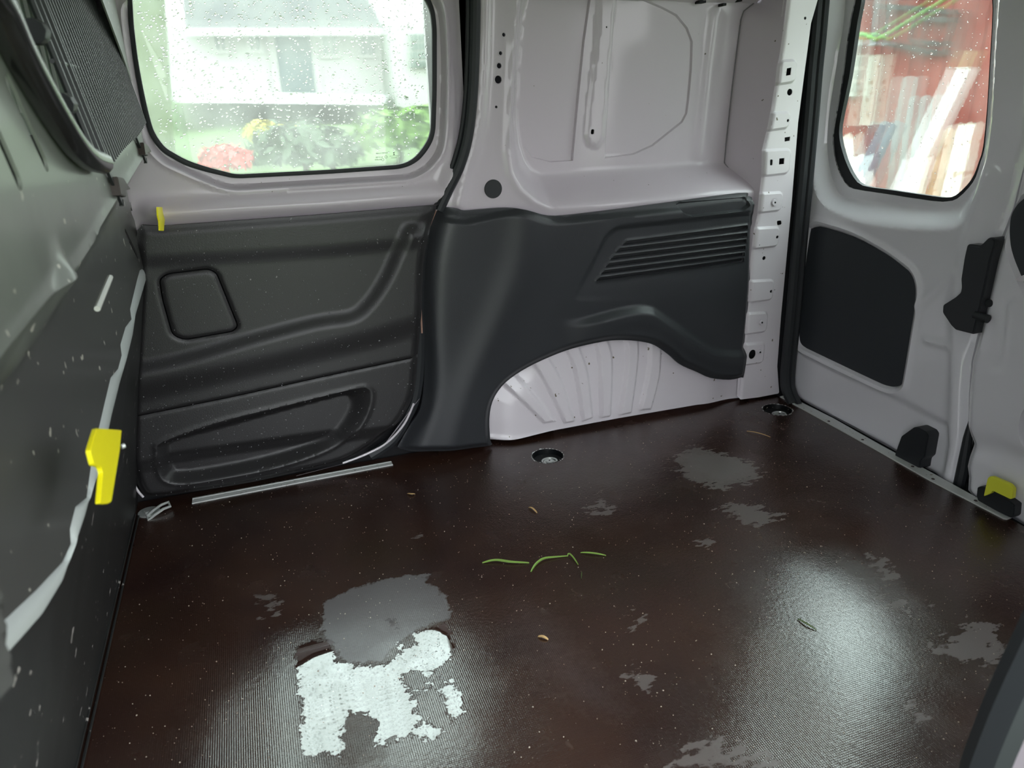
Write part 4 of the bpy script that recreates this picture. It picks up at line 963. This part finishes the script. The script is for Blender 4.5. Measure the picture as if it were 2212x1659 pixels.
box('wall', (a[0], y0, .7), (b_[0]+.8, y0+.3, tp), WHW, hs)
e0 = HY(400, 62, y0-.3); e1 = HY(835, 62, y0-.3)
meshobj('roof', [(e0[0], y0-.35, e0[2]), (e1[0], y0-.35, e1[2]), (e1[0]-.3, y0+3, e1[2]+2.0), (e0[0]+.0, y0+3, e0[2]+2.0), (e0[0], y0-.35, e0[2]-.06), (e1[0], y0-.35, e1[2]-.06)], [(0, 1, 2, 3), (4, 5, 1, 0)], ROOF, hs)
beam('gutter', (e0[0], y0-.4, e0[2]-.05), (e1[0], y0-.4, e1[2]-.05), .09, .09, WHW, hs, side=(0, 1, 0))
p0 = HY(592, 72, y0-.05); p1 = HY(684, 212, y0-.05)
dr = box('door', (p0[0], y0-.08, p1[2]), (p1[0], y0+.02, p0[2]), DOORB, hs, .01)
box('door_frame', (p0[0]-.1, y0-.05, p1[2]), (p0[0], y0+.02, p0[2]+.1), WHW, hs); box('door_frame', (p1[0], y0-.05, p1[2]), (p1[0]+.1, y0+.02, p0[2]+.1), WHW, hs)
for (u0, v0, u1, v1) in [(462,74,488,108),(536,74,562,108),(694,80,728,118),(776,80,808,118)]:
    p0 = HY(u0, v0, y0); p1 = HY(u1, v1, y0)
    wfm = box('window', (p0[0]-.05, y0-.06, p1[2]-.05), (p1[0]+.05, y0+.02, p0[2]+.05), WHW, hs)
    mx = (p0[0]+p1[0])/2
    for xa, xb in ((p0[0], mx-.02), (mx+.02, p1[0])): box('pane', (xa, y0-.075, p1[2]), (xb, y0-.05, p0[2]), WG, wfm)
p0 = HY(840, 52, 11.2); p1 = HY(1010, 212, 11.2)
box('porch', (p0[0], 11.2, p1[2]-.1), (p1[0], 12, p0[2]), WHW, hs)
pw = box('porch_window', (HY(884,68,11.2)[0], 11.15, HY(0,150,11.2)[2]), (HY(960,68,11.2)[0], 11.22, HY(900,68,11.2)[2]), WHW, hs)
for i in range(4):
    for j in range(4):
        u0, v0 = 888+i*17, 74+j*19; q0 = HY(u0, v0, 11.14); q1 = HY(u0+13, v0+15, 11.14); box('pane', (q0[0], 11.13, q1[2]), (q1[0], 11.16, q0[2]), WG, pw)
pth = meshobj('path', [tuple(HY(380,205,11.5)), tuple(HY(840,212,11.5)), tuple(HY(830,240,8.2)), tuple(HY(380,236,8.2))], [(0, 3, 2, 1)], mat('pale_gravel', (.22, .22, .21), .9))
for v_ in pth.data.vertices: v_.co.z += .06
tag(pth, 'pale grey gravel path in front of the house', 'path')
# shrubs
def bush(name, c, r, m, label, n_=500, leaf=.05, squash=.8, group=None):
    vs = []; fs_ = []
    for i in range(n_):
        d_ = Vector((random.gauss(0, 1), random.gauss(0, 1), random.gauss(0, 1))).normalized(); k = random.uniform(.55, 1)
        p = Vector(c)+Vector((d_.x*r, d_.y*r, abs(d_.z)*r*squash))*k; u_ = d_.orthogonal().normalized(); u_.rotate(Matrix.Rotation(random.uniform(0, 6.28), 3, d_)); v_ = (u_.cross(d_)+d_*random.uniform(-.5, .5)).normalized()
        s0 = len(vs); l_ = leaf*random.uniform(.6, 1.3)
        vs += [p-u_*l_, p+v_*l_*.45+d_*l_*.1, p+u_*l_, p-v_*l_*.45+d_*l_*.1]; fs_ += [(s0, s0+1, s0+2), (s0, s0+2, s0+3)]
    rt = empty(name, c, label, 'shrub', group); meshobj('foliage', vs, fs_, m, rt, None)
    st = [(c[0]+.04*math.sin(i), c[1], c[2]-.15+i*.1*r*2) for i in range(4)]; tube('stem', st, .02*r*2+.01, D.materials.get('bark') or mat('bark', (.09, .06, .04), .9), rt, 6)
    return rt
DGN = mat('dark_green_leaves', (.03, .06, .02), .6); YGN = mat('yellow_flowers', (.42, .38, .03), .6); LGN = mat('light_green_leaves', (.11, .22, .02), .6); REDM = mat('red_petals', (.6, .05, .05), .5); PGN = mat('pale_green_leaves', (.17, .22, .12), .7)
p = HY(640, 300, 4.6); bush('shrub', (p[0], p[1], p[2]-.12), .30, DGN, 'dark green low shrub below the house door, behind glass')
p = HY(700, 302, 4.8); bush('shrub', (p[0], p[1], p[2]-.12), .25, DGN, 'dark green shrub right of the darkest one, behind glass')
p = HY(562, 262, 5.6); bush('flowering_shrub', (p[0], p[1], p[2]-.1), .14, YGN, 'yellow flowering clump on the lawn behind the side window', 300, .04)
p = HY(612, 262, 5.8); bush('flowering_shrub', (p[0], p[1], p[2]-.1), .12, YGN, 'smaller yellow flowering clump right of the first', 260, .04)
p = HY(480, 318, 4.2); bush('flowering_shrub', (p[0], p[1], p[2]-.09), .13, REDM, 'bright red flower clump low in the side window', 500, .035)
p = HY(520, 322, 4.2); bush('flowering_shrub', (p[0], p[1], p[2]-.05), .06, REDM, 'small red flower clump beside the bright red one', 150, .03)
p = HY(850, 262, 5.4); bush('shrub', (p[0], p[1], p[2]-.16), .34, LGN, 'light green leafy shrub at the right of the side window')
p = HY(920, 250, 5.2); bush('shrub', (p[0], p[1], p[2]-.16), .30, LGN, 'light green shrub against the right gasket of the side window')
p = HY(310, 200, 6.5)
tr_ = empty('tree', (p[0]-.1, 6.5, .2), 'pale green tree at the left edge of the side window', 'tree')
tube('trunk', [HY(330, 420, 6.5), HY(322, 250, 6.5), HY(312, 60, 6.5), HY(306, -60, 6.5), HY(300, -260, 6.5)], [.19, .165, .155, .15, .13], mat('mossy_pale_bark', (.15, .18, .10), .9, var=(3, .4)), tr_, 14)
vs = []; fs_ = []
for i in range(3800):
    c_ = Vector((p[0]-.45+random.gauss(0, .26), 6.5+random.gauss(0, .3), random.uniform(1.9, 4.2))); s0 = len(vs); u_ = Vector((random.gauss(0, 1), random.gauss(0, 1), random.gauss(0, 1))).normalized()*.05; v_ = u_.orthogonal().normalized()*.025
    vs += [c_-u_, c_+v_, c_+u_, c_-v_]; fs_.append((s0, s0+1, s0+2, s0+3))
meshobj('foliage', vs, fs_, PGN, tr_, None)

# ---- red shed behind the rear window
SX = 4.6
REDW = mat('red_painted_board', (.26, .035, .02), .75, var=(7, .25)); REDD = mat('dark_red_board', (.20, .025, .016), .75, var=(7, .3))
sh = empty('shed', (SX, 4.4, -.55), 'red board shed with vertical planks behind the rear window', 'shed')
y = 2.6; i = 0; proto = {}
while y < 6.6:
    w_ = .145; o = box('board', (SX+(.0 if i % 2 else .018), y, -.55), (SX+.03+(.0 if i % 2 else .018), y+w_-.004, 1.62), REDW if i % 3 else REDD, sh, .003)
    y += w_ if i % 2 else w_*.93; i += 1
box('back_sheet', (SX+.04, 2.4, -.55), (SX+.4, 6.7, 1.62), REDD, sh)
meshobj('roof', [(SX-.12, 2.3, 1.60), (SX-.12, 6.8, 1.60), (SX+2, 6.8, 1.9), (SX+2, 2.3, 1.9)], [(0, 1, 2, 3)], ROOF, sh, None)
BRN = mat('dark_hatch_frame', (.05, .03, .03), .7)
hp = [HX(u, v, SX-.03) for u, v in [(1918,13),(2066,27),(2040,118),(1905,91)]]
for i in range(4): beam('hatch_bar', hp[i], hp[(i+1) % 4], .035, .03, BRN, sh, side=(1, 0, 0))
hp = [HX(u, v, SX-.04) for u, v in [(1975,37),(2056,45),(2040,98),(1966,86)]]
for i in range(4): beam('hatch_bar', hp[i], hp[(i+1) % 4], .018, .03, BRN, sh, side=(1, 0, 0))
wy = [HX(1826,88,SX-.02), HX(1858,95,SX-.02), HX(1846,208,SX-.02)]
wdn = box('window', (SX-.04, wy[1][1], wy[2][2]), (SX-.005, wy[0][1]+.25, wy[0][2]), WHW, sh)
for j in range(4):
    z0 = wy[2][2]+.03+j*(wy[0][2]-wy[2][2]-.03)/4; z1 = z0+(wy[0][2]-wy[2][2])/4-.035
    for (ya, yb) in ((wy[1][1]+.03, wy[1][1]+.14), (wy[1][1]+.17, wy[1][1]+.30)): box('pane', (SX-.047, ya, z0), (SX-.03, yb, z1), WG, wdn)
tag(beam('downpipe', HX(1908,-60,4.45), HX(1891,98,4.45), .055, .055, mat('grey_pipe', (.2, .21, .22), .4), None, .015), 'grey downpipe on the red shed wall', 'pipe')
tag(tube('garden_hose', [HX(1830,72,4.3), HX(1868,76,4.3), HX(1893,86,4.3), HX(1930,66,4.3), HX(1975,38,4.3), HX(2036,2,4.3), HX(2090,-30,4.3)], .014, mat('green_hose', (.12, .33, .05), .5), None, 8), 'bright green hose strung across the red shed wall', 'hose')
BIR = mat('weathered_white_wood', (.58, .55, .48), .8, var=(14, .15), dirt=(18, .62, (.35, .28, .2))); GRY = mat('grey_wood', (.22, .21, .20), .8, var=(10, .2)); TAN = mat('tan_wood', (.25, .13, .06), .8, var=(10, .25)); WHT = mat('white_plank', (.66, .66, .64), .7)
def lean_post(u0, v0, u1, v1, x, wpx, m, label, name='plank', round_=False, cat='plank', cap=None):
    a = HX(u0, v0, x+.15); b2 = HX(u1, v1, x); sc_ = np.linalg.norm(HX(u1+1, v1, x)-b2); ww = wpx*sc_*.92
    dr_ = b2-a; b3 = b2+dr_*max(0, (b2[2]+.55)/max(-dr_[2], 1e-3)) if dr_[2] < 0 else b2
    if round_:
        pp = [a+(b3-a)*t for t in np.linspace(0, 1, 6)]; o = tube(name, [q+RNG.normal(0, .006, 3) for q in pp], [ww/2*s_ for s_ in (.9, 1, .95, 1.02, 1, 1.05)], m, None, 12)
    else: o = beam(name, a, b3, ww, .03, m, None, .004, side=(0, 1, 0))
    tag(o, label, cat, 'timber leaning on the red shed')
    if cap is not None: beam('painted_end', a+(a-b3)/np.linalg.norm(a-b3)*.09, a, ww*.9, .032, cap, o, .002)
    return o
tag(beam('nailed_board', HX(1893,118,SX-.03), HX(1871,270,SX-.03), .11, .03, BIR, None, .004, side=(0, 1, 0)), 'mottled white board fixed upright on the red shed wall', 'board')
lean_post(1961,172,1935,390,3.85,30,GRY,'tall grey round post with pale top in the rear window','post',True,'post')
lean_post(2004,216,1990,300,4.2,26,GRY,'short grey round post right of the tall one','post',True,'post')
lean_post(2081,148,2002,312,3.6,23,WHT,'white plank leaning steeply with orange upper end',cap=TAN)
lean_post(2088,270,2052,422,3.4,27,BIR,'speckled white plank rightmost in the rear window')
lean_post(2048,290,2038,330,3.7,24,TAN,'short tan log behind the speckled plank','log',True,'log')
lean_post(2002,330,1992,400,3.5,24,TAN,'brown log low beside the white plank foot','log',True,'log')
lean_post(1986,345,1968,400,3.3,20,WHT,'short white plank low in the middle of the rear window')
lean_post(1822,300,1828,390,3.6,30,BIR,'white board low in the left corner of the rear window')
lean_post(1850,345,1848,400,3.4,26,WHT,'small white board beside the corner one')
tp_ = lean_post(1921,272,1868,385,3.5,32,mat('navy_tarp', (.05, .06, .09), .6),'dark blue rolled tarp leaning among the timber','rolled_tarp',True,'tarp')
